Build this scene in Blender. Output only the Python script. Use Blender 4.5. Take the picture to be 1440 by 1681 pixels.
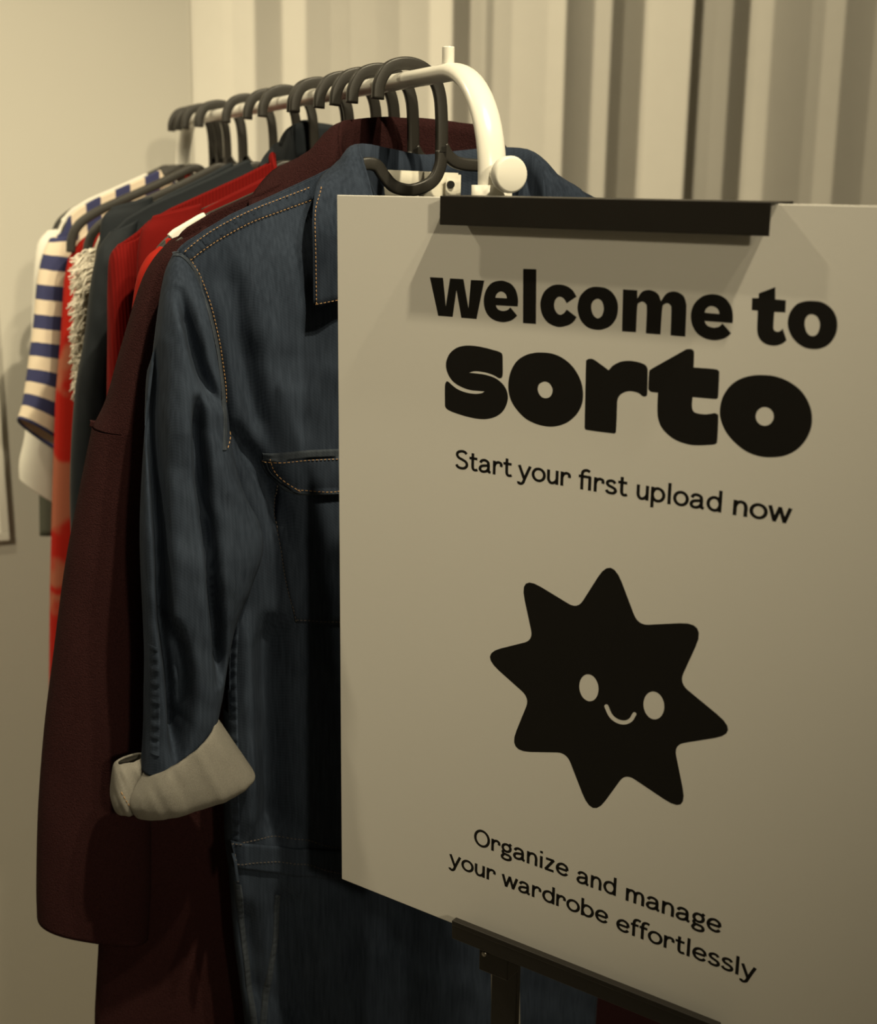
import bpy, bmesh, math, random
import numpy as np
from mathutils import Vector, Matrix
from mathutils.bvhtree import BVHTree
from mathutils.geometry import tessellate_polygon
random.seed(7); rng = np.random.default_rng(7)
for o in list(bpy.data.objects): bpy.data.objects.remove(o)
scene = bpy.context.scene
COL = scene.collection

# ------------------------------------------------------------------ camera
EYE = 1.62
F, PITCH, ROLL = 2100.0, 0.251750, 0.012877
_c, _s = math.cos(PITCH), math.sin(PITCH); _cr, _sr = math.cos(ROLL), math.sin(ROLL)
R = np.array([[_cr, -_sr, 0], [_sr, _cr, 0], [0, 0, 1]]) @ np.array([[1, 0, 0], [0, -_s, -_c], [0, _c, -_s]])
cd = bpy.data.cameras.new('camera'); cam = bpy.data.objects.new('camera', cd); COL.objects.link(cam)
cd.sensor_fit = 'HORIZONTAL'; cd.sensor_width = 36; cd.lens = 36 * F / 1440
cd.clip_start = .02
M4 = Matrix(((R[0][0], -R[1][0], -R[2][0], 0), (R[0][1], -R[1][1], -R[2][1], 0), (R[0][2], -R[1][2], -R[2][2], EYE), (0, 0, 0, 1)))
cam.matrix_world = M4
cd.dof.use_dof = True; cd.dof.focus_distance = 1.07; cd.dof.aperture_fstop = 8.0
scene.camera = cam

# ------------------------------------------------------------------ world, lamps, exposure
w = bpy.data.worlds.new('world'); scene.world = w; w.use_nodes = True
w.node_tree.nodes['Background'].inputs[0].default_value = (1.0, .82, .47, 1)
w.node_tree.nodes['Background'].inputs[1].default_value = .12
scene.view_settings.view_transform = 'Standard'; scene.view_settings.look = 'None'
scene.view_settings.gamma = 1; scene.view_settings.use_curve_mapping = False
scene.view_settings.exposure = 0.07
def spot(name, loc, target, watts, angle, blend, rad=.022, col=(1, .86, .57)):
    l = bpy.data.lights.new(name, 'SPOT'); l.energy = watts; l.spot_size = math.radians(angle); l.spot_blend = blend
    l.shadow_soft_size = rad; l.color = col
    o = bpy.data.objects.new(name, l); COL.objects.link(o); o.location = loc
    o.rotation_euler = (Vector(target) - Vector(loc)).to_track_quat('-Z', 'Y').to_euler()
    return o
LZ = EYE + 1.89
spot('ceiling_and_fill_spot', (.642, .077, LZ), (-.90, 1.90, .60), 215, 52, 1.0, .03)
spot('ceiling_and_fill_spot', (1.006, .049, LZ), (-.75, 1.90, .50), 85, 52, 1.0, .03)
spot('ceiling_and_fill_spot', (-1.25, 1.206, EYE + 1.49), (-.35, 1.60, 1.00), 60, 100, 1.0, .03)
spot('ceiling_and_fill_spot', (1.30, -2.20, 2.62), (-.85, 1.60, 1.60), 185, 38, 1.0, .10)
spot('ceiling_and_fill_spot', (-2.20, -.50, LZ), (-1.05, 2.00, 1.50), 270, 46, 1.0, .06)  # unseen fill lamp, added to brighten the lower left wall
spot('ceiling_and_fill_spot', (-.70, .95, LZ), (.85, 2.70, 1.90), 235, 56, 1.0, .04)

# ------------------------------------------------------------------ frames of reference
def ray(px, py): return R.T @ np.array([px - 720, py - 840.5, F])
CAMP = np.array([0, 0, EYE])
YAW = .607638
BA = np.array([math.cos(YAW), -math.sin(YAW), 0]); BN = np.array([-math.sin(YAW), -math.cos(YAW), 0])   # along the board, out of the board
BTL = np.array([-.0824017, 1.0261347, EYE - .0100293]); BH, BW = .594, .494
def board(px, py):                       # photograph point -> (across, down) on the sign board, metres
    k = np.linalg.solve(np.array([BA, [0, 0, -1], -ray(px, py)]).T, CAMP - BTL); return k[0], k[1]
RD = np.array([-.38888571, .92128601, 0]); RU = np.array([RD[1], -RD[0], 0])    # along the rail (away), across it
P0 = np.array([-.0310167, 1.2, EYE + .0886935]); KS = .9375
RAILZ = P0[2]; ROTZ = math.atan2(RU[1], RU[0]); CX = .0325
def G(px, py, s=0., y=0.):               # photograph point -> (x, z) in the frame of a garment hung at s
    o = P0 + RD * (s + y) - CAMP; q = ray(px, py); h = q * (o @ RD) / (q @ RD) - o
    return float(h @ RU), float(h[2])
def world(x, y, z, s=0.): return P0 + RD * (s + y) + RU * x + np.array([0, 0, z])

# ------------------------------------------------------------------ mesh helpers
def smoothed(me, on=True):
    me.polygons.foreach_set('use_smooth', [on] * len(me.polygons))
def obj(name, verts, faces, m, parent=None, smooth=True, mods=()):
    me = bpy.data.meshes.new(name); me.from_pydata([tuple(map(float, v)) for v in verts], [], [tuple(map(int, f)) for f in faces]); me.update()
    o = bpy.data.objects.new(name, me); COL.objects.link(o)
    if m: me.materials.append(m)
    if smooth: smoothed(me)
    if parent: o.parent = parent
    for k in mods:
        if k[0] == 'solid':
            md = o.modifiers.new('thickness', 'SOLIDIFY'); md.thickness = k[1]; md.offset = k[2] if len(k) > 2 else -1
        if k[0] == 'bevel':
            md = o.modifiers.new('bevel', 'BEVEL'); md.width = k[1]; md.segments = k[2]; md.limit_method = 'ANGLE'; md.angle_limit = math.radians(40)
        if k[0] == 'sub':
            md = o.modifiers.new('sub', 'SUBSURF'); md.levels = k[1]; md.render_levels = k[1]
    return o
def empty(name, loc, rz=0, parent=None):
    o = bpy.data.objects.new(name, None); COL.objects.link(o); o.location = tuple(map(float, loc)); o.rotation_euler = (0, 0, rz)
    o.empty_display_size = .05
    if parent: o.parent = parent
    return o
def tag(o, label=None, cat=None, group=None, kind=None):
    if label: o['label'] = label
    if cat: o['category'] = cat
    if group: o['group'] = group
    if kind: o['kind'] = kind
    return o
def box(c0, c1):
    (x0, y0, z0), (x1, y1, z1) = c0, c1
    v = [(x0, y0, z0), (x1, y0, z0), (x1, y1, z0), (x0, y1, z0), (x0, y0, z1), (x1, y0, z1), (x1, y1, z1), (x0, y1, z1)]
    f = [(0, 3, 2, 1), (4, 5, 6, 7), (0, 1, 5, 4), (1, 2, 6, 5), (2, 3, 7, 6), (3, 0, 4, 7)]
    return v, f
def cr(pts, n, closed=False):            # Catmull-Rom through points, n samples per span
    P = [np.array(p, float) for p in pts]; N = len(P); out = []
    spans = N if closed else N - 1
    for i in range(spans):
        if closed: a, b, c, d = P[i - 1], P[i], P[(i + 1) % N], P[(i + 2) % N]
        else: b, c = P[i], P[i + 1]; a = P[i - 1] if i else 2 * b - c; d = P[i + 2] if i + 2 < N else 2 * c - b
        for k in range(n):
            t = k / n; out.append(.5 * (2 * b + (c - a) * t + (2 * a - 5 * b + 4 * c - d) * t * t + (3 * b - a - 3 * c + d) * t ** 3))
    if not closed: out.append(P[-1])
    return out
def resample(pts, n):                    # n points evenly along a polyline
    P = np.array(pts, float); L = np.r_[0, np.cumsum(np.linalg.norm(np.diff(P, axis=0), axis=1))]
    t = np.linspace(0, L[-1], n); return np.stack([np.interp(t, L, P[:, k]) for k in range(P.shape[1])], 1)
def sweep(path, prof, closed=False, up=(0, 0, 1), cap=True):   # path 3D, profile 2D list (side, up)
    P = np.array(path, float); n = len(P); m = len(prof); V = []; Fc = []
    for i in range(n):
        if closed: t = P[(i + 1) % n] - P[i - 1]
        else: t = P[min(i + 1, n - 1)] - P[max(i - 1, 0)]
        t = t / (np.linalg.norm(t) + 1e-12); u0 = np.array(up, float)
        sd = np.cross(t, u0); sd /= (np.linalg.norm(sd) + 1e-12); u2 = np.cross(sd, t)
        for a, b in prof: V.append(P[i] + sd * a + u2 * b)
    for i in range(n if closed else n - 1):
        j = (i + 1) % n
        for k in range(m): l = (k + 1) % m; Fc.append((i * m + k, i * m + l, j * m + l, j * m + k))
    if cap and not closed:
        Fc.append(tuple(range(m - 1, -1, -1))); Fc.append(tuple((n - 1) * m + k for k in range(m)))
    return V, Fc
def ellipse(a, b, n): return [(a * math.cos(2 * math.pi * k / n), b * math.sin(2 * math.pi * k / n)) for k in range(n)]
def rrect(a, b, r, n=3):                 # rounded rectangle, half sizes a b
    out = []
    for cx, cy, a0 in ((a - r, b - r, 0), (-a + r, b - r, 90), (-a + r, -b + r, 180), (a - r, -b + r, 270)):
        for k in range(n + 1):
            t = math.radians(a0 + 90 * k / n); out.append((cx + r * math.cos(t), cy + r * math.sin(t)))
    return out
def merge(parts):
    V = []; Fc = []
    for v, f in parts:
        b = len(V); V += list(v); Fc += [tuple(i + b for i in q) for q in f]
    return V, Fc
def noise1(x, seed=0.):
    return (np.sin(x * 1.0 + seed) + .6 * np.sin(x * 2.17 + 1.7 * seed + 1) + .4 * np.sin(x * 3.9 + 2.3 * seed + 2)) / 2

# ------------------------------------------------------------------ materials
def nodes(name):
    m = bpy.data.materials.new(name); m.use_nodes = True; nt = m.node_tree; b = nt.nodes['Principled BSDF']; return m, nt, b
def mat(name, col, rough=.6, var=.08, scale=30., bump=0., bscale=200., spec=.3, metal=0., sheen=0.):
    m, nt, b = nodes(name); N = nt.nodes; L = nt.links
    tc = N.new('ShaderNodeTexCoord'); nz = N.new('ShaderNodeTexNoise'); nz.inputs['Scale'].default_value = scale; nz.inputs['Detail'].default_value = 5
    L.new(tc.outputs['Object'], nz.inputs['Vector'])
    mx = N.new('ShaderNodeMix'); mx.data_type = 'RGBA'
    mx.inputs[6].default_value = (*[c * (1 - var) for c in col], 1); mx.inputs[7].default_value = (*[min(1, c * (1 + var)) for c in col], 1)
    L.new(nz.outputs['Fac'], mx.inputs[0]); L.new(mx.outputs[2], b.inputs['Base Color'])
    b.inputs['Roughness'].default_value = rough; b.inputs['Specular IOR Level'].default_value = spec; b.inputs['Metallic'].default_value = metal
    if sheen: b.inputs['Sheen Weight'].default_value = sheen; b.inputs['Sheen Roughness'].default_value = .6; b.inputs['Sheen Tint'].default_value = (*[min(1, c * 4 + .05) for c in col], 1)
    if bump:
        n2 = N.new('ShaderNodeTexNoise'); n2.inputs['Scale'].default_value = bscale; n2.inputs['Detail'].default_value = 4
        L.new(tc.outputs['Object'], n2.inputs['Vector'])
        bp = N.new('ShaderNodeBump'); bp.inputs['Strength'].default_value = bump; bp.inputs['Distance'].default_value = .002
        L.new(n2.outputs['Fac'], bp.inputs['Height']); L.new(bp.outputs['Normal'], b.inputs['Normal'])
    return m
def denim_mat(name, dark, light, weave=1400.):
    m, nt, b = nodes(name); N = nt.nodes; L = nt.links
    tc = N.new('ShaderNodeTexCoord')
    mp = N.new('ShaderNodeMapping'); mp.inputs['Scale'].default_value = (1, .6, .07); L.new(tc.outputs['Object'], mp.inputs['Vector'])
    st = N.new('ShaderNodeTexNoise'); st.inputs['Scale'].default_value = 420; st.inputs['Detail'].default_value = 3; L.new(mp.outputs[0], st.inputs['Vector'])   # slubby warp yarns
    pat = N.new('ShaderNodeTexNoise'); pat.inputs['Scale'].default_value = 14; pat.inputs['Detail'].default_value = 4; L.new(tc.outputs['Object'], pat.inputs['Vector'])
    wv = N.new('ShaderNodeTexWave'); wv.bands_direction = 'DIAGONAL'; wv.inputs['Scale'].default_value = weave / 6.28; wv.inputs['Distortion'].default_value = 1.5; L.new(tc.outputs['Object'], wv.inputs['Vector'])
    a = N.new('ShaderNodeMath'); a.operation = 'MULTIPLY_ADD'; L.new(st.outputs['Fac'], a.inputs[0]); a.inputs[1].default_value = .9; a.inputs[2].default_value = -.42
    a2 = N.new('ShaderNodeMath'); a2.operation = 'MULTIPLY_ADD'; L.new(pat.outputs['Fac'], a2.inputs[0]); a2.inputs[1].default_value = .9; L.new(a.outputs[0], a2.inputs[2])
    a3 = N.new('ShaderNodeMath'); a3.operation = 'MULTIPLY_ADD'; L.new(wv.outputs['Fac'], a3.inputs[0]); a3.inputs[1].default_value = .12; L.new(a2.outputs[0], a3.inputs[2]); a3.use_clamp = True
    mx = N.new('ShaderNodeMix'); mx.data_type = 'RGBA'; mx.inputs[6].default_value = (*dark, 1); mx.inputs[7].default_value = (*light, 1)
    L.new(a3.outputs[0], mx.inputs[0]); L.new(mx.outputs[2], b.inputs['Base Color'])
    bp = N.new('ShaderNodeBump'); bp.inputs['Strength'].default_value = .25; bp.inputs['Distance'].default_value = .0008; L.new(a3.outputs[0], bp.inputs['Height']); L.new(bp.outputs[0], b.inputs['Normal'])
    b.inputs['Roughness'].default_value = .9; b.inputs['Specular IOR Level'].default_value = .15
    return m
def rib_mat(name, col, pitch, axis='X'):
    m, nt, b = nodes(name); N = nt.nodes; L = nt.links
    tc = N.new('ShaderNodeTexCoord'); wv = N.new('ShaderNodeTexWave'); wv.bands_direction = axis; wv.inputs['Scale'].default_value = .31416 * 1 / pitch; wv.inputs['Distortion'].default_value = .6
    wv.inputs['Detail'].default_value = 1; L.new(tc.outputs['Object'], wv.inputs['Vector'])
    mx = N.new('ShaderNodeMix'); mx.data_type = 'RGBA'; mx.inputs[6].default_value = (*[c * .88 for c in col], 1); mx.inputs[7].default_value = (*[c * 1.1 for c in col], 1)
    L.new(wv.outputs['Fac'], mx.inputs[0]); L.new(mx.outputs[2], b.inputs['Base Color'])
    bp = N.new('ShaderNodeBump'); bp.inputs['Strength'].default_value = .3; bp.inputs['Distance'].default_value = .0015; L.new(wv.outputs['Fac'], bp.inputs['Height']); L.new(bp.outputs[0], b.inputs['Normal'])
    b.inputs['Roughness'].default_value = .95; b.inputs['Specular IOR Level'].default_value = .1
    return m
def ramp_mat(name, build):               # colour from a driver socket through a constant ramp
    m, nt, b = nodes(name); build(nt.nodes, nt.links, b); b.inputs['Roughness'].default_value = .9; b.inputs['Specular IOR Level'].default_value = .15; return m
def stripe_build(pitch, duty, c0, c1, offset=0.):
    def f(N, L, b):
        at = N.new('ShaderNodeUVMap'); sp = N.new('ShaderNodeSeparateXYZ'); L.new(at.outputs[0], sp.inputs[0])
        nz = N.new('ShaderNodeTexNoise'); nz.inputs['Scale'].default_value = 60; tc = N.new('ShaderNodeTexCoord'); L.new(tc.outputs['Object'], nz.inputs['Vector'])
        a = N.new('ShaderNodeMath'); a.operation = 'MULTIPLY_ADD'; L.new(sp.outputs[1], a.inputs[0]); a.inputs[1].default_value = 1 / pitch; a.inputs[2].default_value = offset
        a1 = N.new('ShaderNodeMath'); a1.operation = 'MULTIPLY_ADD'; L.new(nz.outputs['Fac'], a1.inputs[0]); a1.inputs[1].default_value = .05; L.new(a.outputs[0], a1.inputs[2])
        fr = N.new('ShaderNodeMath'); fr.operation = 'FRACT'; L.new(a1.outputs[0], fr.inputs[0])
        gt = N.new('ShaderNodeMath'); gt.operation = 'GREATER_THAN'; L.new(fr.outputs[0], gt.inputs[0]); gt.inputs[1].default_value = duty
        mx = N.new('ShaderNodeMix'); mx.data_type = 'RGBA'; mx.inputs[6].default_value = (*c0, 1); mx.inputs[7].default_value = (*c1, 1)
        L.new(gt.outputs[0], mx.inputs[0]); L.new(mx.outputs[2], b.inputs['Base Color'])
    return f
def blotch_build(c0, c1, zs):
    def f(N, L, b):
        tc = N.new('ShaderNodeTexCoord'); nz = N.new('ShaderNodeTexNoise'); nz.inputs['Scale'].default_value = 22; nz.inputs['Detail'].default_value = 1
        L.new(tc.outputs['Object'], nz.inputs['Vector']); sp = N.new('ShaderNodeSeparateXYZ'); L.new(tc.outputs['Object'], sp.inputs[0])
        a = N.new('ShaderNodeMath'); a.operation = 'MULTIPLY_ADD'; L.new(nz.outputs['Fac'], a.inputs[0]); a.inputs[1].default_value = .10; L.new(sp.outputs[2], a.inputs[2])
        a2 = N.new('ShaderNodeMath'); a2.operation = 'ADD'; L.new(a.outputs[0], a2.inputs[0]); a2.inputs[1].default_value = 1.0 - .05
        cr_ = N.new('ShaderNodeValToRGB'); e = cr_.color_ramp.elements; e[0].position = 0; e[0].color = (*c0, 1); e[1].position = 1; e[1].color = (*c0, 1)
        for i, z in enumerate(sorted(zs)):
            for dz, cc in ((-.006, (c1 if i % 2 else c0)), (.006, (c0 if i % 2 else c1))):
                q = e.new(min(1, max(0, z + 1 + dz))); q.color = (*cc, 1)
        L.new(a2.outputs[0], cr_.inputs[0]); L.new(cr_.outputs[0], b.inputs['Base Color'])
    return f
MT = dict(
    wall=mat('white_wall_paint', (.56, .54, .49), .85, .015, 6, .08, 350),
    ceiling=mat('dark_ceiling_paint', (.05, .05, .05), .9, .02, 6),
    floor=mat('pale_concrete_floor', (.46, .42, .36), .7, .2, 12, .1, 60),
    curtain=mat('off_white_curtain_cloth', (.69, .665, .61), .9, .03, 25, .15, 900, .1),
    board=mat('white_board', (.80, .78, .74), .55, .012, 8, .02, 300, .3),
    print=mat('black_print', (.010, .009, .008), .55, .05, 30, spec=.25),
    black=mat('black_powder_coat', (.016, .014, .012), .38, .1, 60, .05, 900, .45),
    screw=mat('screw_steel', (.35, .33, .3), .3, .05, 60, metal=.9),
    enamel=mat('white_enamel', (.82, .80, .74), .28, .01, 20, .02, 120, .5),
    knob=mat('white_plastic', (.80, .78, .71), .4, .01, 20, spec=.4),
    plastic=mat('black_hanger_plastic', (.022, .020, .017), .42, .12, 40, .05, 700, .4),
    pad=mat('white_foam_pad', (.80, .78, .72), .8, .03, 60, .1, 600),
    denim=denim_mat('blue_denim', (.0075, .0120, .022), (.040, .054, .084)),
    denim_seam=denim_mat('worn_denim_seam', (.012, .018, .030), (.064, .076, .096)),
    denim_in=mat('denim_reverse', (.215, .205, .185), .95, .35, 1100, .5, 2200, .1),
    thread=mat('orange_thread', (.42, .25, .12), .8, .15, 300),
    thread_dark=mat('dull_thread', (.12, .10, .09), .8, .15, 300),
    label_cloth=mat('white_woven_label', (.72, .69, .60), .85, .03, 200, .1, 900),
    wool=mat('burgundy_wool', (.031, .0115, .012), 1.0, .75, 900, .9, 900, .05, sheen=.02),
    bright_red=mat('bright_red_jersey', (.33, .017, .010), .9, .06, 80, .1, 700, .1),
    dark_red=rib_mat('dark_red_rib_knit', (.15, .006, .005), .0036),
    navy=mat('navy_black_cloth', (.012, .016, .021), .75, .15, 90, .1, 500, .25),
    plain_red=mat('plain_dark_red_jersey', (.155, .007, .006), .95, .08, 90, .1, 700, .1),
    fringe=mat('cream_fringe', (.82, .77, .67), .95, .08, 200, .2, 900, .1),
    cream=mat('cream_knit', (.66, .60, .50), .95, .06, 200, .3, 500, .1),
    white_tee=mat('white_jersey', (.72, .70, .64), .9, .03, 90, .1, 700, .1),
    grey=mat('grey_green_jersey', (.085, .088, .070), .9, .08, 90, .1, 700, .1),
    stripe=ramp_mat('navy_cream_stripes', stripe_build(.0425, .50, (.045, .050, .125), (.70, .60, .47), .30)),
    blotch=ramp_mat('red_pink_print', blotch_build((.36, .013, .007), (.34, .105, .06), [G(90, y_, .73)[1] for y_ in (585, 625, 735, 868, 925, 962, 985, 1000)])),
)

# ------------------------------------------------------------------ room shell
WS = 1.125                                # the back wall stands this far along the rail
def wall_pt(t, dist, z): q = P0 + RD * (WS - dist) + RU * t; return (q[0], q[1], z)
def slab(name, a, b, m, th=.1):           # vertical wall from point a to b (xy)
    a, b = np.array(a[:2]), np.array(b[:2]); d = (b - a) / np.linalg.norm(b - a); n = np.array([-d[1], d[0]]) * th
    v = [(*a, 0), (*b, 0), (*(b + n), 0), (*(a + n), 0), (*a, 3.7), (*b, 3.7), (*(b + n), 3.7), (*(a + n), 3.7)]
    o = obj(name, v, box((0, 0, 0), (1, 1, 1))[1], m, smooth=False); return tag(o, kind='structure')
wl, wr = wall_pt(-3.2, 0, 0), wall_pt(3.6, 0, 0)
slab('wall_back', wl, wr, MT['wall'])
c1 = np.array(wl[:2]) - RD[:2] * 5.5; c2 = np.array(wr[:2]) - RD[:2] * 5.5
slab('wall_left', c1, wl, MT['wall']); slab('wall_right', wr, c2, MT['wall'])
quad = [wl[:2], wr[:2], tuple(c2), tuple(c1)]
for nm, z0, z1, m in (('floor', -.1, 0, 'floor'), ('ceiling', 3.7, 3.8, 'ceiling')):
    o = obj(nm, [(*q, z0) for q in quad] + [(*q, z1) for q in quad], [(0, 1, 2, 3), (7, 6, 5, 4), (0, 4, 5, 1), (1, 5, 6, 2), (2, 6, 7, 3), (3, 7, 4, 0)], MT[m], smooth=False); tag(o, kind='structure')
# framed panel hanging on the wall at the photograph's left edge
def wall_t(px, py):
    o = P0 + RD * WS - CAMP; q = ray(px, py); h = q * (o @ RD) / (q @ RD) - o; return float(h @ RU), float(h[2] + RAILZ)
t0, z0 = wall_t(16, 885); 
pic = empty('wall_panel', wall_pt(t0 - .22, .0055, z0 + .30), ROTZ)
tag(pic, 'thin white framed panel hanging on the wall at the left picture edge', 'panel')
v, f = box((-.205, .000, -.285), (.205, .004, .285)); obj('panel_face', v, f, MT['board'], pic, False)
bars = [((-.22, -.003, -.30), (.22, .005, -.285)), ((-.22, -.003, .285), (.22, .005, .30)), ((-.22, -.003, -.285), (-.205, .005, .285)), ((.205, -.003, -.285), (.22, .005, .285))]
for a_, b_ in bars:
    v, f = box(a_, b_); obj('frame_bar', v, f, MT['enamel'], pic, False, [('bevel', .001, 1)])

# ------------------------------------------------------------------ curtain
def curtain():
    # bands of cloth (photograph columns) and how squarely each one faces the room: 1 flat on, less = turned away
    bands = [(332, .97), (350, .85), (378, .97), (420, .58), (470, .88), (505, .62), (555, .68), (600, .66), (640, .74), (690, .99), (720, .52), (760, .78), (785, .66), (800, .82), (830, .92), (880, .99), (905, .58), (960, .78), (985, .46), (1012, .55), (1053, .995), (1105, .44), (1130, .70), (1175, .52), (1213, .97), (1240, .76), (1300, .82), (1320, .93), (1345, .72), (1400, .80), (1450, .6), (1500, .95), (1550, .5), (1600, .9), (1660, .5), (1700, .95), (1760, .55), (1800, .95), (1850, .9)]
    T = [wall_t(k[0], 170)[0] for k in bands]
    n = 1000; ts = np.linspace(T[0], T[-1], n); fc = np.array([bands[max(0, int(np.searchsorted(T, t, 'right')) - 1)][1] for t in ts])
    ker = np.hanning(7); ker /= ker.sum(); fc = np.convolve(np.pad(fc, 3, 'edge'), ker, 'valid')
    slope = np.where(fc > .72, (fc - .72) * 2.3, (fc - .72) * 2.7)          # cloth turning towards or away from the lamp on the left
    dt = ts[1] - ts[0]; ds = np.cumsum(slope) * dt
    wide = np.hanning(201); wide /= wide.sum(); ds = ds - np.convolve(np.pad(ds, 100, 'edge'), wide, 'valid'); ds = ds - ds.min() + .004
    ds *= np.clip((ts - ts[0]) / .06, .05, 1)
    zs = np.linspace(.03, 3.4, 30); V = []; Fc = []
    for z in zs:
        k = (3.4 - z) / 3.37
        wob = .010 * noise1(ts * 7 + 1.1, 2 + z) * k * np.clip((ts - ts[0]) / .1, 0, 1)
        lean = .02 * k * np.sin(ts * 5 + .6)
        for i in range(n):
            V.append(wall_pt(ts[i] + lean[i] + .05 * k * (-1 if ts[i] < .3 else .2), .005 + ds[i] * (.85 + .25 * k) + wob[i], z))
    for j in range(len(zs) - 1):
        for i in range(n - 1): b = j * n + i; Fc.append((b, b + 1, b + n + 1, b + n))
    o = obj('curtain', V, Fc, MT['curtain'], None, True, [('solid', .0015)])
    tag(o, 'off-white curtain hanging in deep vertical folds behind the clothes rack', 'curtain')
curtain()

# ------------------------------------------------------------------ clothes rack
TUBE = ellipse(.0118, .0072, 20)
rack = empty('clothes_rack', tuple(P0[:2] + RD[:2] * .40) + (0,), ROTZ)
tag(rack, 'white metal clothes rail with oval tube, bent ends and round knob', 'clothes rack')
def rk(s, x, z): return (x, s - .40, z)    # rack frame: x across, y along
RB = .085; SN, SF = -.179, .985
path = [rk(SN, 0, z) for z in np.linspace(RAILZ - RB - .10, RAILZ - RB, 6)]
path += [rk(SN + RB - RB * math.cos(a), 0, RAILZ - RB + RB * math.sin(a)) for a in np.linspace(0, math.pi / 2, 14)[1:]]
path += [rk(s, 0, RAILZ) for s in np.linspace(SN + RB, SF - RB, 30)[1:-1]]
path += [rk(SF - RB + RB * math.sin(a), 0, RAILZ - RB + RB * math.cos(a)) for a in np.linspace(0, math.pi / 2, 14)]
path += [rk(SF, 0, z) for z in np.linspace(RAILZ - RB, RAILZ - RB - .10, 6)[1:]]
def sweep_rack(path, prof):               # keep the wide axis of the oval across the rack
    P = np.array(path); n = len(P); m = len(prof); V = []; Fc = []
    for i in range(n):
        t = P[min(i + 1, n - 1)] - P[max(i - 1, 0)]; t /= np.linalg.norm(t); sd = np.array([1., 0, 0]); u2 = np.cross(sd, t)
        for a, b in prof: V.append(P[i] + sd * a + u2 * b)
    for i in range(n - 1):
        for k in range(m): l = (k + 1) % m; Fc.append((i * m + k, i * m + l, (i + 1) * m + l, (i + 1) * m + k))
    Fc.append(tuple(range(m - 1, -1, -1))); Fc.append(tuple((n - 1) * m + k for k in range(m)))
    return V, Fc
v, f = sweep_rack(path, TUBE); obj('rail', v, f, MT['enamel'], rack)
KZ = G(836, 287, SN)[1] + RAILZ
for s_, sg in ((SN, -1), (SF, 1)):
    SPL = lambda z: s_ + sg * .094 * (KZ - z)
    v, f = sweep_rack([rk(SPL(z), 0, z) for z in np.linspace(.06, KZ - .012, 6)], ellipse(.0132, .0092, 20)); leg = obj('leg', v, f, MT['enamel'], rack)
    v, f = sweep_rack([rk(s_, 0, z) for z in np.linspace(KZ - .035, KZ - .008, 3)], ellipse(.0168, .0118, 20)); obj('leg_collar', v, f, MT['knob'], leg)
    # round clamp knob on a short stem, facing out of the rack end
    kp = []
    for y0, r in ((0, .0055), (.018, .0055), (.0185, .0105), (.0195, .0132), (.0225, .0138), (.0275, .0138), (.0290, .0130), (.0295, .0118)): kp.append((y0, r))
    V = []; Fc = []; m_ = 32
    for y0, r in kp:
        for k in range(m_): a = 2 * math.pi * k / m_; V.append((r * math.cos(a), s_ - .40 + sg * (.006 + y0), KZ + r * math.sin(a)))
    for i in range(len(kp) - 1):
        for k in range(m_): l = (k + 1) % m_; Fc.append((i * m_ + k, i * m_ + l, (i + 1) * m_ + l, (i + 1) * m_ + k))
    Fc.append(tuple((len(kp) - 1) * m_ + k for k in range(m_)))
    kb = obj('clamp_knob', V, Fc, MT['knob'], rack, True, [('bevel', .0003, 1)])
    # foot bar across, on the floor
    v, f = sweep([rk(SPL(.05), x, .03 + .03 * (1 - abs(x) / .17) ** .5) for x in np.linspace(-.17, .17, 15)], ellipse(.013, .013, 14)); obj('foot_bar', v, f, MT['enamel'], rack)
    for x in (-.16, .16):
        v, f = sweep([rk(SPL(.05), x, .0), rk(SPL(.05), x, .022)], ellipse(.016, .016, 14), up=(0, 1, 0)); obj('foot_cap', v, f, MT['plastic'], rack)
    ps = SN + RB + .006 if sg < 0 else SF - RB - .006
    v, f = sweep([rk(ps, 0, RAILZ + .003), rk(ps, 0, RAILZ + .0195), rk(ps, 0, RAILZ + .0205)], ellipse(.0052, .0052, 20), up=(0, 1, 0)); obj('rail_pin', v, f, MT['enamel'], rack, True, [('bevel', .0008, 2)])
v, f = sweep([rk(s, 0, .16) for s in np.linspace(SN - .11, SF + .11, 8)], ellipse(.009, .009, 14)); obj('lower_bar', v, f, MT['enamel'], rack)

# ------------------------------------------------------------------ hangers
ARM = [(.074, -.073), (.085, -.0775), (.12, -.0945), (.16, -.112), (.197, -.128), (.222, -.142), (.236, -.155), (.243, -.171), (.245, -.187)]    # (distance from the centre, z)
def arm_z(x): return float(np.interp(abs(x - CX), [0, .05] + [a[0] for a in ARM], [-.066, -.067] + [a[1] for a in ARM]))
HOOK = [(-.0300, -.0175), (-.0285, -.0040), (-.0200, .0088), (-.0040, .0138), (.0120, .0108), (.0240, .0010), (.0295, -.0120), (.0315, -.0300), (.0320, -.0500), (.0320, -.0620)]
LOOP = [(.0320, -.0600), (.0312, -.0720), (.0262, -.0840), (.0165, -.0915), (.0010, -.0955), (-.0145, -.0920), (-.0240, -.0830), (-.0310, -.0745)] + [(CX - a, z) for a, z in ARM]
RIGHT = [(.0325, -.0560), (.0400, -.0660), (.0560, -.0720), (.0900, -.0690)][:3] + [(CX + a, z) for a, z in ARM]
HPROF = rrect(.0034, .0057, .0022, 3)
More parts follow.
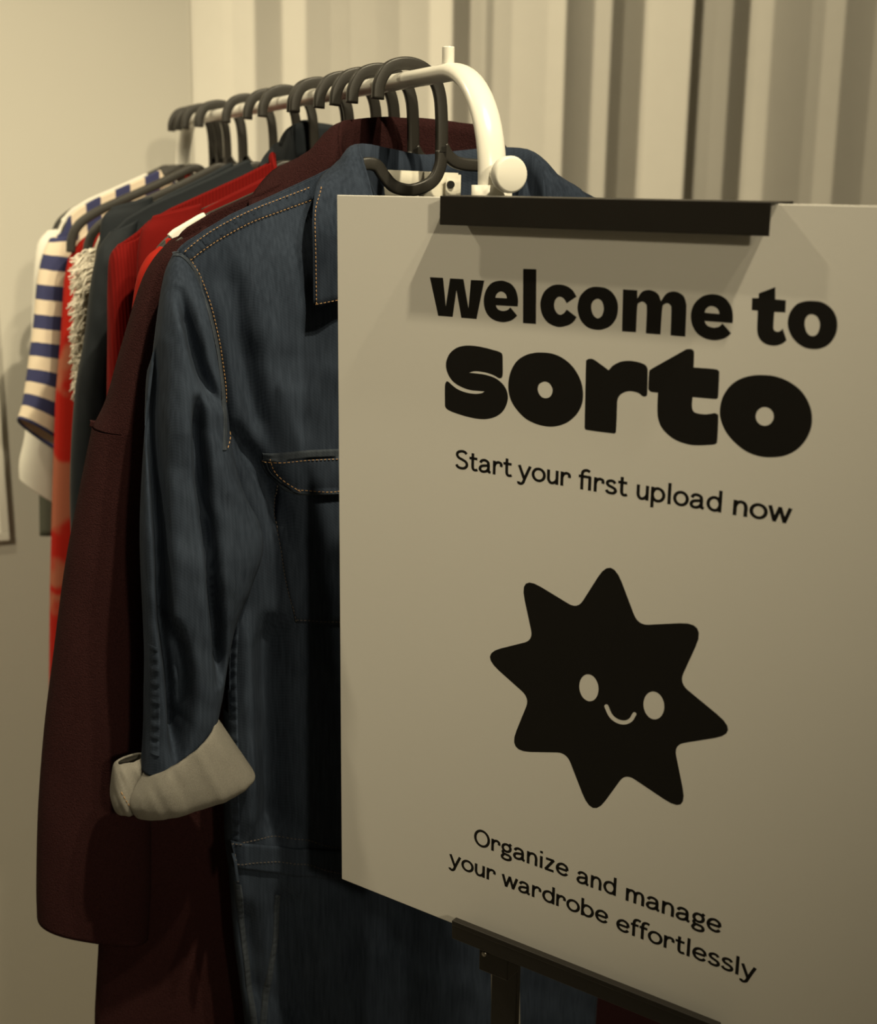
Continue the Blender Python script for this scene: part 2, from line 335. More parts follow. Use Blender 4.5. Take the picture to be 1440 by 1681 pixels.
def ribbon(pts, prof=HPROF):
    P = cr([(x, 0, z) for x, z in pts], 6); n = len(P); P = np.array(P); V = []; Fc = []; m = len(prof)
    for i in range(n):
        t = P[min(i + 1, n - 1)] - P[max(i - 1, 0)]; t /= np.linalg.norm(t); nn = np.array([-t[2], 0, t[0]])
        for a, b in prof: V.append(P[i] + np.array([0, 1, 0]) * a + nn * b)
    for i in range(n - 1):
        for k in range(m): l = (k + 1) % m; Fc.append((i * m + k, i * m + l, (i + 1) * m + l, (i + 1) * m + k))
    Fc.append(tuple(range(m - 1, -1, -1))); Fc.append(tuple((n - 1) * m + k for k in range(m)))
    return V, Fc
hook_mesh = loop_mesh = None
def hanger(s, label, pad=None, yaw=0.):
    global hook_mesh, loop_mesh
    e = empty('clothes_hanger', tuple(P0 + RD * s), ROTZ + yaw); tag(e, label, 'hanger', 'black plastic hangers on the white rail')
    if hook_mesh is None:
        a = obj('hook', *ribbon(HOOK), MT['plastic'], e); b = obj('hanger_arms', *merge([ribbon(LOOP), ribbon(RIGHT)]), MT['plastic'], e)
        hook_mesh, loop_mesh = a.data, b.data
    else:
        for nm, me in (('hook', hook_mesh), ('hanger_arms', loop_mesh)):
            o = bpy.data.objects.new(nm, me); COL.objects.link(o); o.parent = e
    if pad:
        for x0, x1 in pad:
            xs = np.linspace(x0, x1, 8); path = [(x, 0, arm_z(x) + .0015) for x in xs]
            V, Fc = ribbon([(p[0], p[2]) for p in path], rrect(.0048, .0062, .003, 3)); tag(obj('shoulder_pad', V, Fc, MT['pad'], e), 'white non-slip shoulder pad')
    return e
S = dict(denim=0., coat=.070, bright=.120, second_red=.172, darkred=.258, bare2=.268, navy=.388, second_navy=.456, fringe=.565, bare4=.720, dress=.730, stripe=.815, tee=.866, grey=.915)

# ------------------------------------------------------------------ cloth builders (local frame: x across, y along the rail (front is -y), z up)
def creased(lines, px_s=0., y=0., px=True):
    """lines: (points, depth, width) -> function giving the push into the cloth at x,z"""
    L = []
    for pts, dep, wid in lines:
        q = [G(a, b, px_s, y) for a, b in pts] if px else pts
        L.append((np.array(cr([(a, b) for a, b in q], 5)), dep, wid))
    def f(x, z):
        out = np.zeros_like(x)
        for P, dep, wid in L:
            best = np.full(x.shape, 9.); side = np.zeros_like(x)
            for i in range(len(P) - 1):
                a, b = P[i], P[i + 1]; d = b - a; l2 = d @ d + 1e-12
                t = np.clip(((x - a[0]) * d[0] + (z - a[1]) * d[1]) / l2, 0, 1)
                dx, dz = x - a[0] - t * d[0], z - a[1] - t * d[1]; r = np.hypot(dx, dz)
                m = r < best; best[m] = r[m]; side[m] = np.sign(dx[m] * d[1] - dz[m] * d[0])
            zt = P[:, 1]; fade = np.clip((zt.max() - z) / .03, 0, 1) * np.clip((z - zt.min()) / .03, 0, 1)
            out += dep * np.exp(-(best / wid) ** 2) * fade
        return out
    return f
def grid_faces(nr, nc, wrap=False):
    Fc = []
    for j in range(nr - 1):
        for i in range(nc if wrap else nc - 1):
            k = (i + 1) % nc; Fc.append((j * nc + i, j * nc + k, (j + 1) * nc + k, (j + 1) * nc + i))
    return Fc
def outward(o):
    bm = bmesh.new(); bm.from_mesh(o.data); bmesh.ops.recalc_face_normals(bm, faces=bm.faces); bm.to_mesh(o.data); bm.free(); smoothed(o.data)
def set_uv(o, uv):
    l = o.data.uv_layers.new(name='UVMap'); idx = np.zeros(len(o.data.loops), int); o.data.loops.foreach_get('vertex_index', idx)
    l.data.foreach_set('uv', np.array(uv, float)[idx].ravel())
def tube(name, parent, m, rows, nr=90, nc=72, disp=None, ex=2.4, thick=.0014, folds=(0, 1, 0), uv=None):
    """rows: (xL, zL, xR, zR, yc, d): a sleeve or trouser leg lofted down its rows"""
    Rr = resample(rows, nr) if nr else np.array(rows)
    Rr = np.array(cr(rows, max(2, nr // (len(rows) - 1)))); nr = len(Rr)
    th = np.linspace(0, 2 * np.pi, nc, endpoint=False); c, s_ = np.cos(th), np.sin(th)
    cx_ = np.sign(c) * np.abs(c) ** (2 / ex); sy = np.sign(s_) * np.abs(s_) ** (2 / ex)
    X = np.zeros((nr, nc)); Y = X.copy(); Z = X.copy()
    for j, (xl, zl, xr, zr, yc, d) in enumerate(Rr):
        k = (cx_ + 1) / 2; X[j] = xl + (xr - xl) * k; Z[j] = zl + (zr - zl) * k
        ph = folds[2] + 1.3 * math.sin(j / nr * 4 + folds[2])
        Y[j] = yc + sy * d * (1 + folds[0] * np.sin(folds[1] * th + ph))
    if disp is not None:
        fr = np.clip(-sy * 3, 0, 1); Y += disp(X, Z) * fr
    V = np.stack([X, Y, Z], -1).reshape(-1, 3)
    o = obj(name, V, grid_faces(nr, nc, True), m, parent, True, [('solid', thick)] if thick else ())
    outward(o)
    if uv is not None: set_uv(o, [(p[0], t) for p, t in zip(V, np.repeat(np.cumsum(np.r_[0, np.hypot(np.diff(Rr[:, 0] + Rr[:, 2]) / 2, np.diff(Rr[:, 1] + Rr[:, 3]) / 2)]) , nc) + uv)])
    return o
def body(name, parent, m, prof, top_f, top_b, zbot, dep, disp=None, nx=90, nt=110, thick=.0014, topd=.007, uv=False, ease=.10, ex=2.6):
    """prof: (z, xl, xr) rows; dep: (z, front, back) rows of half depth; top_f/top_b(x): height of the top edge"""
    pr = np.array(sorted(prof)); dp = np.array(sorted(dep)); sheets = []
    xn = np.linspace(-1, 1, nx); xn = np.sign(xn) * np.abs(xn) ** .9
    t = np.linspace(0, 1, nt) ** 1.35
    V = []; UV = []; Fc = []
    for side, top in ((-1, top_f), (1, top_b)):
        xt = np.interp(0, [0], [0]) ; X = np.zeros((nt, nx)); Z = X.copy()
        xs = pr[-1, 1] + (pr[-1, 2] - pr[-1, 1]) * (xn + 1) / 2
        zt = np.array([top(x) for x in xs])
        for j in range(nt):
            Z[j] = zt + (zbot - zt) * t[j]
            xl = np.interp(Z[j], pr[:, 0], pr[:, 1]); xr = np.interp(Z[j], pr[:, 0], pr[:, 2]); X[j] = xl + (xr - xl) * (xn + 1) / 2
        k = np.clip((zt[None, :] - Z) / ease, 0, 1); k = k * k * (3 - 2 * k)
        d = np.interp(Z, dp[:, 0], dp[:, 1 if side < 0 else 2])
        shape = (1 - np.abs(xn) ** ex) ** (1 / ex)
        Y = side * (topd * shape ** .5 + (d - topd) * shape[None, :] * k)
        if disp is not None and side < 0: Y += disp(X, Z) * np.clip(shape * 2, 0, 1)[None, :] * k
        base = len(V); V += list(np.stack([X, Y, Z], -1).reshape(-1, 3)); UV += list(np.stack([X, Z], -1).reshape(-1, 2))
        fc = grid_faces(nt, nx); Fc += [tuple(i + base for i in (q if side < 0 else q[::-1])) for q in fc]
    o = obj(name, V, Fc, m, parent, True, [('solid', thick)] if thick else ())
    if uv: set_uv(o, UV)
    bm = bmesh.new(); bm.from_mesh(o.data); bmesh.ops.remove_doubles(bm, verts=bm.verts, dist=1e-5); bmesh.ops.recalc_face_normals(bm, faces=bm.faces); bm.to_mesh(o.data); bm.free(); smoothed(o.data)
    return o
class Surf:                               # front surface of cloth meshes, looked up along the rail
    def __init__(self, *objs):
        self.t = []
        for o in objs:
            me = o.data; self.t.append(BVHTree.FromPolygons([v.co for v in me.vertices], [p.vertices for p in me.polygons]))
    def y(self, x, z, default=None):
        best = None
        for t in self.t:
            h = t.ray_cast(Vector((x, -1, z)), Vector((0, 1, 0)))
            if h[0] is not None and (best is None or h[0].y < best): best = h[0].y
        return best if best is not None else default
    def path(self, pts, n, lift=0.):      # pts (x,z)
        P = resample(cr(pts, 8), n); out = []; last = None
        ys = [self.y(p[0], p[1]) for p in P]; ok = [q for q in ys if q is not None]
        if not ok: return None
        fill = ok[0]
        for p, q in zip(P, ys):
            if q is not None: fill = q
            out.append((p[0], fill - lift, p[1]))
        return np.array(out)
def stitches(name, parent, surf, lines, m, pitch=.0034, dash=.0023, r=.00038, lift=.0006):
    parts = []
    for pts in lines:
        P = cr(pts, 10); L = np.sum(np.linalg.norm(np.diff(np.array(P), axis=0), axis=1)); n = max(4, int(L / pitch))
        Q = surf.path(pts, n * 2 + 1, lift)
        if Q is None: continue
        for i in range(0, n * 2 - 1, 2):
            a, b = Q[i], Q[i + 1]; b = a + (b - a) * (dash / (pitch / 2)) * .8
            if np.linalg.norm(b - a) > .012: continue
            parts.append(sweep([a, (a + b) / 2 - np.array([0, .0003, 0]), b], [(r, 0), (0, r), (-r, 0), (0, -r)], up=(0, 1, 0)))
    if not parts: return
    V, Fc = merge(parts); o = obj(name, V, Fc, m, parent, False); tag(o, kind='stuff'); return o
def seam(name, parent, surf, pts, width, m, h=.0011, pucker=.0006, pf=900., n=None, lift=.0003):
    L = np.sum(np.linalg.norm(np.diff(np.array(cr(pts, 10)), axis=0), axis=1)); n = n or max(8, int(L / .0022))
    C2 = resample(cr(pts, 10), n); V = []; cols = [-1, -.85, -.45, 0, .45, .85, 1]; last = 0.
    for i in range(n):
        t = C2[min(i + 1, n - 1)] - C2[max(i - 1, 0)]; t /= np.linalg.norm(t) + 1e-9; nn = np.array([-t[1], t[0]])
        for c in cols:
            p = C2[i] + nn * c * width / 2; y = surf.y(p[0], p[1])
            if y is None or abs(y - last) > .05 and i: y = last
            last = y; hh = h * (1 if abs(c) < .9 else -.6) + (pucker * (math.sin(i * .0022 * pf + c * 1.5 + 1.1 * math.sin(i * .31)) * (.7 + .5 * math.sin(i * .83 + 1))) * (1 - c * c))
            V.append((p[0], y - hh - lift, p[1]))
    return obj(name, V, grid_faces(n, len(cols)), m, parent, True)
def patch(name, parent, surf, left, right, m, rows=14, cols=20, h=.002, thick=.0015, bulge=0., s=0., y0=-.04, px=True):
    """a sewn-on piece between two edge curves given top to bottom"""
    A = resample(cr([G(a, b, s, y0) for a, b in left] if px else left, 6), rows); B = resample(cr([G(a, b, s, y0) for a, b in right] if px else right, 6), rows); V = []; last = y0
    for j in range(rows):
        for i in range(cols):
            k = i / (cols - 1); p = A[j] * (1 - k) + B[j] * k; y = surf.y(p[0], p[1]); y = last if y is None else y; last = y
            V.append((p[0], y - h - bulge * math.sin(math.pi * k) * math.sin(math.pi * min(1, (j + .5) / rows)), p[1]))
    return obj(name, V, grid_faces(rows, cols), m, parent, True, [('solid', thick, 1)])
def collar(parent, m, fold, outer, drop, m_in=None, thick=.0025, inward=.006, bulge=.006, n=70, rows=12, right=True):
    """fold and outer: 3D curves for the left half from the front to the back centre; mirrored about CX"""
    def whole(c):
        c = [np.array(p, float) for p in c]
        r = [np.array([2 * CX - p[0], p[1], p[2]]) for p in c[::-1][1:]] if right else []
        return resample(cr(c + r, 8), n)
    A, B = whole(fold), whole(outer); V = []
    for j in range(rows):
        k = j / (rows - 1)
        for i in range(n):
            p = A[i] * (1 - k) + B[i] * k; ctr = np.array([CX, .0, p[2]]); o_ = p - ctr; o_[2] = 0; o_ /= np.linalg.norm(o_) + 1e-9
            V.append(p + o_ * bulge * math.sin(math.pi * k) + np.array([0, 0, .004 * math.sin(math.pi * min(1, k * 2.2))]) )
    lf = obj('collar', V, grid_faces(rows, n), m, parent, True, [('solid', thick)])
    V = []
    for j in range(6):
        k = j / 5
        for i in range(n):
            p = A[i].copy(); ctr = np.array([CX, .0, p[2]]); o_ = ctr - p; o_ /= np.linalg.norm(o_) + 1e-9
            V.append(p + o_ * inward * k + np.array([0, 0, -drop * k]))
    st = obj('collar_stand', V, grid_faces(6, n), m_in or m, parent, True, [('solid', thick * .8)])
    return lf, st, A
def garment(name, s, label, cat): 
    e = empty(name, tuple(P0 + RD * s), ROTZ); tag(e, label, cat, 'garments on the clothes rack'); return e

def ridge(pts, s, neck, fdrop, bdrop, px=True, clamp=True):
    q = [G(a, b, s) for a, b in pts] if px else pts
    q = sorted((CX - x, z) for x, z in q); D = [a for a, _ in q]; Zz = [b for _, b in q]
    def mk(drop):
        def f(x):
            d = abs(x - CX); z = float(np.interp(d, D, Zz))
            if px and clamp and .075 < d < .24: z = max(z, arm_z(x) + .0105)
            if d < neck: z = float(np.interp(neck, D, Zz)) - drop * math.sqrt(max(0, 1 - (d / neck) ** 2))
            return z
        return f
    return mk(fdrop), mk(bdrop)
def arm_ridge(lift, neck, fdrop, bdrop, wide=.25):
    return ridge([(CX - d, arm_z(CX - d) + lift) for d in np.linspace(.06, wide, 14)], 0, neck, fdrop, bdrop, px=False)
def edge(pts, s, y=0.):                   # left side edge of a garment -> symmetric profile rows (z, xl, xr)
    q = [G(a, b, s, y) for a, b in pts]; return [(z, x, 2 * CX - x) for x, z in q]
def rows(pts, s, y, d, dx=None):          # (left px, right px) rows -> tube rows
    out = []
    for i, (l, r) in enumerate(pts):
        a = G(*l, s, y[i] if isinstance(y, (list, tuple)) else y); b = G(*r, s, y[i] if isinstance(y, (list, tuple)) else y)
        out.append((a[0], a[1], b[0], b[1], y[i] if isinstance(y, (list, tuple)) else y, d[i] if isinstance(d, (list, tuple)) else d))
    return out
def mirror_rows(rw): return [(2 * CX - r[2], r[3], 2 * CX - r[0], r[1], r[4], r[5]) for r in rw]

def simple_top(name, s, m, label, cat, wide, drop, zb, dx=.022, lift=.0105, neck=.085):
    e = garment(name, s, label, cat); tf, tb = arm_ridge(lift, neck, .05, .012, wide)
    body('body', e, m, [(0, CX - wide + .02, CX + wide - .02), (-.25, CX - wide + .045, CX + wide - .045), (zb, CX - wide + .04, CX + wide - .04)], tf, tb, zb, [(-1, .016, .016), (0, .015, .015)], None, 60, 60)
    zt = arm_z(CX - wide + .03) + lift
    rw_ = [(CX - wide + .012, zt + .004, CX - wide + .06, zt + .016, 0, .009), (CX - wide - .004, zt - .03, CX - wide + .06, zt - .03, 0, .014), (CX - wide - dx * .5, zt - drop * .5, CX - wide + .058, zt - drop * .5, 0, .016), (CX - wide - dx, zt - drop, CX - wide + .055, zt - drop, 0, .016)]
    tube('sleeve', e, m, rw_, 50, 40); tube('sleeve', e, m, mirror_rows(rw_), 50, 40)
    return e

# ================================================================== denim jumpsuit
s = S['denim']
dn = garment('denim_jumpsuit', s, 'blue denim jumpsuit with stitched seams and rolled pale cuff, frontmost on the rail', 'jumpsuit')
hanger(s, 'frontmost black plastic hanger, holding the blue denim jumpsuit')
tf, tb = ridge([(560, 268), (517, 298), (460, 321), (400, 347), (350, 371), (310, 395), (285, 414), (270, 430)], s, .078, .10, .07)
prof = edge([(292, 405), (300, 425), (322, 470), (345, 530), (360, 590), (370, 680), (376, 750), (382, 900), (376, 1050), (374, 1300), (377, 1395), (383, 1440), (392, 1560), (408, 1681)], s, -.02)
zl, xl_, xr_ = prof[-1]; prof += [(-1.5, xl_ + .03, xr_ - .03)]
body_cre = creased([
    ([(374, 405), (391, 494), (403, 580), (420, 665), (440, 745)], .016, .0095),
    ([(450, 420), (462, 520), (470, 640)], .006, .014), ([(505, 420), (512, 520), (500, 640)], .005, .012),
    ([(380, 690), (405, 735), (440, 800), (470, 900)], .020, .010), ([(500, 660), (505, 740)], .004, .009),
    ([(405, 1000), (412, 1200), (418, 1390)], -.012, .012), ([(440, 1000), (448, 1200), (455, 1390)], .02, .018),
    ([(400, 1480), (418, 1600), (425, 1681)], .012, .012), ([(470, 1450), (480, 1681)], .012, .02)], s, -.03)
def bd(x, z): return body_cre(x, z) + .0035 * noise1(x * 60 + 3, 1) * np.clip((-.25 - z) / .2, 0, 1) + .0018 * noise1(z * 40 + x * 25, 3)
nb = body('body', dn, MT['denim'], prof, tf, tb, -1.5, [(-1.5, .040, .035), (-.9, .050, .035), (-.72, .042, .033), (-.45, .056, .034), (-.25, .056, .034), (-.12, .050, .032), (0, .046, .030)], bd, 170, 260)
def sleeve_pts(): return [((286, 414), (306, 422)), ((272, 450), (324, 462)), ((262, 510), (344, 515)), ((252, 590), (360, 590)), ((243, 670), (370, 668)), ((237, 745), (380, 745)), ((233, 810), (398, 808)), ((231, 860), (424, 858)), ((231, 905), (428, 905)), ((233, 960), (408, 962)), ((236, 1020), (384, 1024)), ((238, 1080), (372, 1085)), ((237, 1140), (362, 1145)), ((236, 1200), (352, 1190)), ((232, 1262), (330, 1248))]
yy = [-.004, -.012, -.020, -.026, -.030, -.034, -.038, -.040, -.042, -.042, -.042, -.042, -.042, -.042, -.042]
ddp = [.010, .024, .034, .038, .040, .040, .040, .040, .040, .038, .036, .034, .032, .030, .028]
sl_cre = creased([
    ([(263, 560), (257, 650), (256, 740), (258, 830), (261, 920), (265, 1010), (275, 1100), (282, 1190), (285, 1250)], .034, .0048),
    ([(318, 640), (320, 720), (324, 800), (334, 880), (342, 970), (351, 1040), (356, 1120)], .030, .0048),
    ([(272, 1000), (284, 1040), (294, 1085), (297, 1130), (292, 1190), (288, 1230)], .026, .0060),
    ([(300, 470), (312, 545), (330, 615), (360, 675)], .024, .0055),
    ([(290, 480), (292, 600), (290, 760)], -.006, .010), ([(392, 800), (420, 845), (428, 862)], -.010, .008),
    ([(345, 925), (375, 905), (405, 912)], .006, .006), ([(340, 700), (365, 780), (405, 850)], -.006, .012)], s, -.05)
def sd_(x, z): return sl_cre(x, z) + .0012 * noise1(z * 55 + x * 40, 5)
rw = rows(sleeve_pts(), s, yy, ddp)
# keep the sleeve's own depth while its outline follows the photograph
ns = tube('sleeve', dn, MT['denim'], rw, 240, 130, sd_, 2.3)
ns2 = tube('sleeve', dn, MT['denim'], mirror_rows(rw), 240, 130, lambda x, z: sd_(2 * CX - x, z), 2.3)
sfc = Surf(nb, ns); bfc = Surf(nb); scf = Surf(ns)
g = lambda a, b, y=-.04: G(a, b, s, y)
gg = lambda pts, y=-.04: [g(a, b, y) for a, b in pts]
def on(pts, surf, y=-.03):                # follow photograph points onto the cloth: two passes to settle the depth
    out = []
    for a, b in pts:
        yy_ = y
        for _ in range(4):
            x, z = g(a, b, yy_); q = surf.y(x, z)
            if q is None: break
            yy_ = q
        out.append(g(a, b, yy_))
    return out
# shoulder seam band with double rows of stitching
band = on([(508, 318), (460, 336), (410, 355), (360, 381), (325, 404), (303, 422)], bfc, -.012)
sb = seam('shoulder_seam', dn, bfc, band, .0115, MT['denim'], .0010, .0019, 1150.)
up_, lo_ = on([(507, 308), (460, 326), (410, 346), (360, 371), (325, 394), (300, 415)], bfc, -.01), on([(510, 329), (460, 347), (410, 366), (360, 393), (330, 413), (310, 429)], bfc, -.014)
sb_s = Surf(nb, sb)
stitches('stitching', dn, sb_s, [up_, lo_], MT['thread'])
arm = on([(307, 424), (324, 455), (340, 498), (352, 545), (361, 595), (367, 650), (370, 700), (369, 738)], sfc, -.03)
asm = seam('armhole_seam', dn, sfc, arm, .0050, MT['denim_seam'], .0013, .0007, 1300.)
stitches('stitching', dn, Surf(nb, ns, asm), [on([(312, 424), (329, 454), (345, 497), (357, 545), (366, 595), (372, 650), (374, 700), (373, 738)], sfc, -.03)], MT['thread'])
cap = on([(284, 418), (292, 416), (301, 420), (309, 428)], sfc, -.01)
seam('shoulder_cap_seam', dn, sfc, cap, .004, MT['denim_seam'], .0012, .0006, 1300.)
flip = lambda q: [(2 * CX - a, b) for a, b in q]
seam('shoulder_seam', dn, bfc, flip(band), .0115, MT['denim'], .0010, .0019, 1150.)
stitches('stitching', dn, sb_s, [flip(up_), flip(lo_)], MT['thread'])
sf2 = Surf(nb, ns2)
seam('armhole_seam', dn, sf2, flip(arm), .0050, MT['denim_seam'], .0013, .0007, 1300.)
seam('shoulder_cap_seam', dn, sf2, flip(cap), .004, MT['denim_seam'], .0012, .0006, 1300.)
# inner sleeve seam and side seam of the body, both puckered
seam('sleeve_seam', dn, scf, on([(252, 1060), (254, 1120), (255, 1180), (254, 1238)], scf, -.06), .0075, MT['denim'], .0010, .0022, 650.)
sds = on([(383, 1010), (380, 1080), (381, 1160), (384, 1250), (385, 1330), (386, 1392)], bfc, -.02)
seam('side_seam', dn, bfc, sds, .0075, MT['denim'], .0012, .0020, 600.)
# waistband
wbL = [(379, 1398), (381, 1420), (384, 1442)]
wb = patch('waistband', dn, bfc, wbL, [(700, 1392), (700, 1416), (700, 1440)], MT['denim'], 10, 70, .003, .0015, s=s)
wsf = Surf(nb, wb)
stitches('stitching', dn, wsf, [gg([(383, 1404), (440, 1388), (500, 1382), (560, 1392), (690, 1396)]), gg([(386, 1438), (440, 1424), (500, 1420), (560, 1430), (690, 1436)])], MT['thread_dark'])
seam('front_pocket_seam', dn, bfc, on([(456, 1468), (452, 1540), (441, 1610), (430, 1690)], bfc, -.05), .006, MT['denim_seam'], .0014, .0008, 900.)
seam('outer_leg_seam', dn, bfc, on([(390, 1450), (400, 1540), (412, 1640), (418, 1690)], bfc, -.02), .006, MT['denim_seam'], .0014, .0008, 900.)
# chest pocket: bag, flap and the welt over it, mirrored on the other side
def chest(mx):
    fl = [(437, 752), (441, 768), (450, 782), (466, 797), (486, 806)]
    top = [g(437, 754), g(480, 746), g(520, 741), g(572, 738)]
    L = [g(438, 758), g(444, 776), g(456, 790), g(482, 806)]; Rr_ = [g(575, 742), g(575, 764), g(575, 784), g(575, 803)]
    pk = [[g(459, 800), g(460, 860), g(466, 940), g(484, 1020)], [g(590, 800), g(590, 860), g(590, 940), g(590, 1018)]]
    if mx:
        f_ = lambda q: [(2 * CX - a, b) for a, b in q]; top, L, Rr_ = f_(top), f_(L), f_(Rr_); pk = [f_(pk[0]), f_(pk[1])]
    p_ = patch('chest_pocket', dn, bfc, *pk, MT['denim'], 16, 18, .0018, .0012, px=False)
    fp = patch('pocket_flap', dn, Surf(nb, p_), L, Rr_, MT['denim'], 14, 24, .0040, .0020, .003, px=False)
    fs = Surf(nb, p_, fp)
    w_ = seam('flap_welt', dn, fs, top, .0072, MT['denim_seam'], .0022, .0007, 1400.)
    ed = [(a + (.0022 if not mx else -.0022), b + .002) for a, b in L]
    rim = seam('flap_edge', fp if False else dn, fs, L + ([Rr_[-1]]), .0032, MT['denim_seam'], .0012, .0004, 1500.)
    lowline = [(L[-1][0], L[-1][1] + .0035), ((L[-1][0] + Rr_[-1][0]) / 2, (L[-1][1] + Rr_[-1][1]) / 2 + .0022), (Rr_[-1][0], Rr_[-1][1] + .0035)]
    stitches('stitching', dn, Surf(nb, p_, fp, w_, rim), [[(a, b - .0046) for a, b in top], lowline, [(a + (.004 if not mx else -.004), b + .001) for a, b in L]], MT['thread'], lift=.0008)
    stitches('stitching', dn, fs, [[(a, b + .003) for a, b in (pk[0][-1], pk[1][-1])], [(a, b) for a, b in pk[0]]], MT['thread_dark'])
chest(False); chest(True)
# button placket down the middle
patch('placket', dn, bfc, [(CX - .016, -.22), (CX - .016, -.45), (CX - .016, -.70)], [(CX + .016, -.22), (CX + .016, -.45), (CX + .016, -.70)], MT['denim'], 30, 6, .0022, .0015, px=False)
# collar
def c3(px, py, y): x, z = g(px, py, y); return (x, y, z)
fold = [c3(652, 470, -.062), c3(625, 380, -.055), c3(602, 290, -.038), c3(588, 243, -.012), c3(597, 236, .014), c3(640, 244, .038), (CX, .046, c3(700, 254, .046)[2])]
outer = [c3(515, 508, -.0585), c3(514, 420, -.054), c3(513, 350, -.044), c3(522, 298, -.024), c3(545, 285, .020), (CX - .055, .058, -.112), (CX, .068, -.118)]
lf, st, _ = collar(dn, MT['denim'], fold, outer, .085, MT['denim'], .0022, .004, .0045)
lfs = Surf(lf)
stitches('stitching', lf, lfs, [[c3(520, 500, -.060)[::2], c3(519, 420, -.056)[::2], c3(518, 350, -.046)[::2], c3(527, 304, -.03)[::2]], [c3(519, 500, -.060)[::2], c3(556, 492, -.060)[::2]]], MT['thread'], lift=.0009)
# neck labels sewn inside the back of the collar
def lab(name, pts, m, y, label):
    q = [c3(a, b, y) for a, b in pts]; nx_, nz_ = 8, 4; V = []
    for j in range(nz_):
        for i in range(nx_):
            k, l = i / (nx_ - 1), j / (nz_ - 1); p = (np.array(q[0]) * (1 - k) + np.array(q[1]) * k) * (1 - l) + (np.array(q[3]) * (1 - k) + np.array(q[2]) * k) * l
            p[1] += .002 * math.sin(k * 3.1); V.append(p)
    o = obj(name, V, grid_faces(nz_, nx_), m, dn, True, [('solid', .0008)]); tag(o, label); return o
lab('neck_label', [(622, 278), (752, 284), (752, 342), (622, 336)], MT['label_cloth'], .030, 'white woven neck label')
dk = lab('care_label', [(732, 286), (757, 287), (756, 330), (731, 330)], MT['label_cloth'], .024, 'small white size label with a dark dot')
dot = [c3(740 + 6.5 * math.cos(a), 303 + 6.5 * math.sin(a), .0232) for a in np.linspace(0, 2 * math.pi, 20, endpoint=False)]
obj('label_dot', dot, [tuple(range(20))], MT['print'], dk, False, [('solid', .0003)])
# rolled cuff: the pale reverse of the cloth, folded up and pulled askew
def cuff(mx=False):
    ys = -.042
    rw_ = [(*g(246, 1256, ys), *g(346, 1184, ys), ys, .030), (*g(238, 1262, ys), *g(350, 1171, ys), ys, .037), (*g(224, 1280, ys), *g(364, 1188, ys), ys, .041), (*g(212, 1298, ys), *g(387, 1222, ys), ys, .043), (*g(208, 1314, ys), *g(409, 1254, ys), ys, .042), (*g(214, 1328, ys), *g(415, 1266, ys), ys, .038), (*g(222, 1334, ys), *g(404, 1277, ys), ys, .032), (*g(236, 1324, ys), *g(392, 1268, ys), ys, .025), (*g(246, 1300, ys), *g(372, 1240, ys), ys, .021)]
    cre_ = creased([([(300, 1284), (330, 1276)], .005, .006), ([(232, 1310), (290, 1290), (350, 1268)], .003, .008), ([(250, 1318), (310, 1308), (370, 1288)], .004, .006), ([(330, 1200), (360, 1230), (380, 1262)], -.003, .008)], s, -.08)
    def cd_(x, z): return cre_(x, z) + .0014 * noise1(x * 140 + z * 60, 2)
    o = tube('rolled_cuff', dn, MT['denim_in'], mirror_rows(rw_) if mx else rw_, 60, 110, None if mx else cd_, 2.6, .0022); tag(o, 'pale reverse side of the denim, rolled up')
    return o
cf = cuff(); cuff(True)
# the cuff's seam end, bunched up at the back corner
ys = -.030
rw_ = [(*g(192, 1252, ys), *g(236, 1238, ys), ys, .008), (*g(186, 1262, ys), *g(236, 1252, ys), ys, .016), (*g(183, 1290, ys), *g(226, 1276, ys), ys, .021), (*g(182, 1310, ys), *g(222, 1300, ys), ys, .022), (*g(186, 1326, ys), *g(222, 1322, ys), ys, .018), (*g(190, 1333, ys), *g(214, 1334, ys), ys, .008)]
ce = tube('cuff_end', dn, MT['denim_in'], rw_, 40, 50, lambda x, z: .002 * noise1(x * 260 + z * 90, 4), 2.4, .0018)
cs = Surf(cf, ce)
stitches('stitching', dn, cs, [on([(199, 1300), (206, 1312), (214, 1326)], cs, -.06)], MT['thread'])

# ================================================================== burgundy coat
s = S['coat']
ct = garment('wool_coat', s, 'long dark burgundy wool coat with big collar, hanging behind the denim jumpsuit', 'coat')
hanger(s, 'black plastic hanger inside the burgundy coat collar')
tf, tb = ridge([(470, 300), (405, 338), (350, 362), (300, 392), (262, 428), (240, 470)], s, .085, .10, .01)
prof = edge([(300, 400), (290, 470), (265, 600), (255, 760), (235, 1000), (205, 1250), (178, 1450), (168, 1540), (160, 1681)], s, -.02); prof += [(-1.35, prof[-1][1] - .02, prof[-1][2] + .02)]
cb = body('body', ct, MT['wool'], prof, tf, tb, -1.34, [(-1.4, .028, .026), (-.5, .028, .026), (0, .026, .024)], lambda x, z: .004 * noise1(x * 28 + 1, 2), 90, 120, .003)
cp = [((282, 404), (334, 370)), ((258, 432), (316, 424)), ((237, 474), (302, 470)), ((205, 580), (280, 580)), ((182, 660), (268, 660)), ((161, 704), (262, 704)), ((158, 712), (262, 712)), ((140, 800), (258, 800)), ((115, 930), (252, 930)), ((95, 1080), (246, 1080)), ((80, 1200), (242, 1200)), ((70, 1330), (240, 1330)), ((67, 1450), (240, 1455)), ((68, 1508), (236, 1534))]
rwc = rows(cp, s, -.012, [.014, .018, .020, .024, .026, .027, .027, .028, .029, .030, .030, .030, .030, .029])
cs1 = tube('sleeve', ct, MT['wool'], rwc, 150, 70, lambda x, z: .0015 * noise1(z * 14 + x * 30, 2), 2.6, .004)
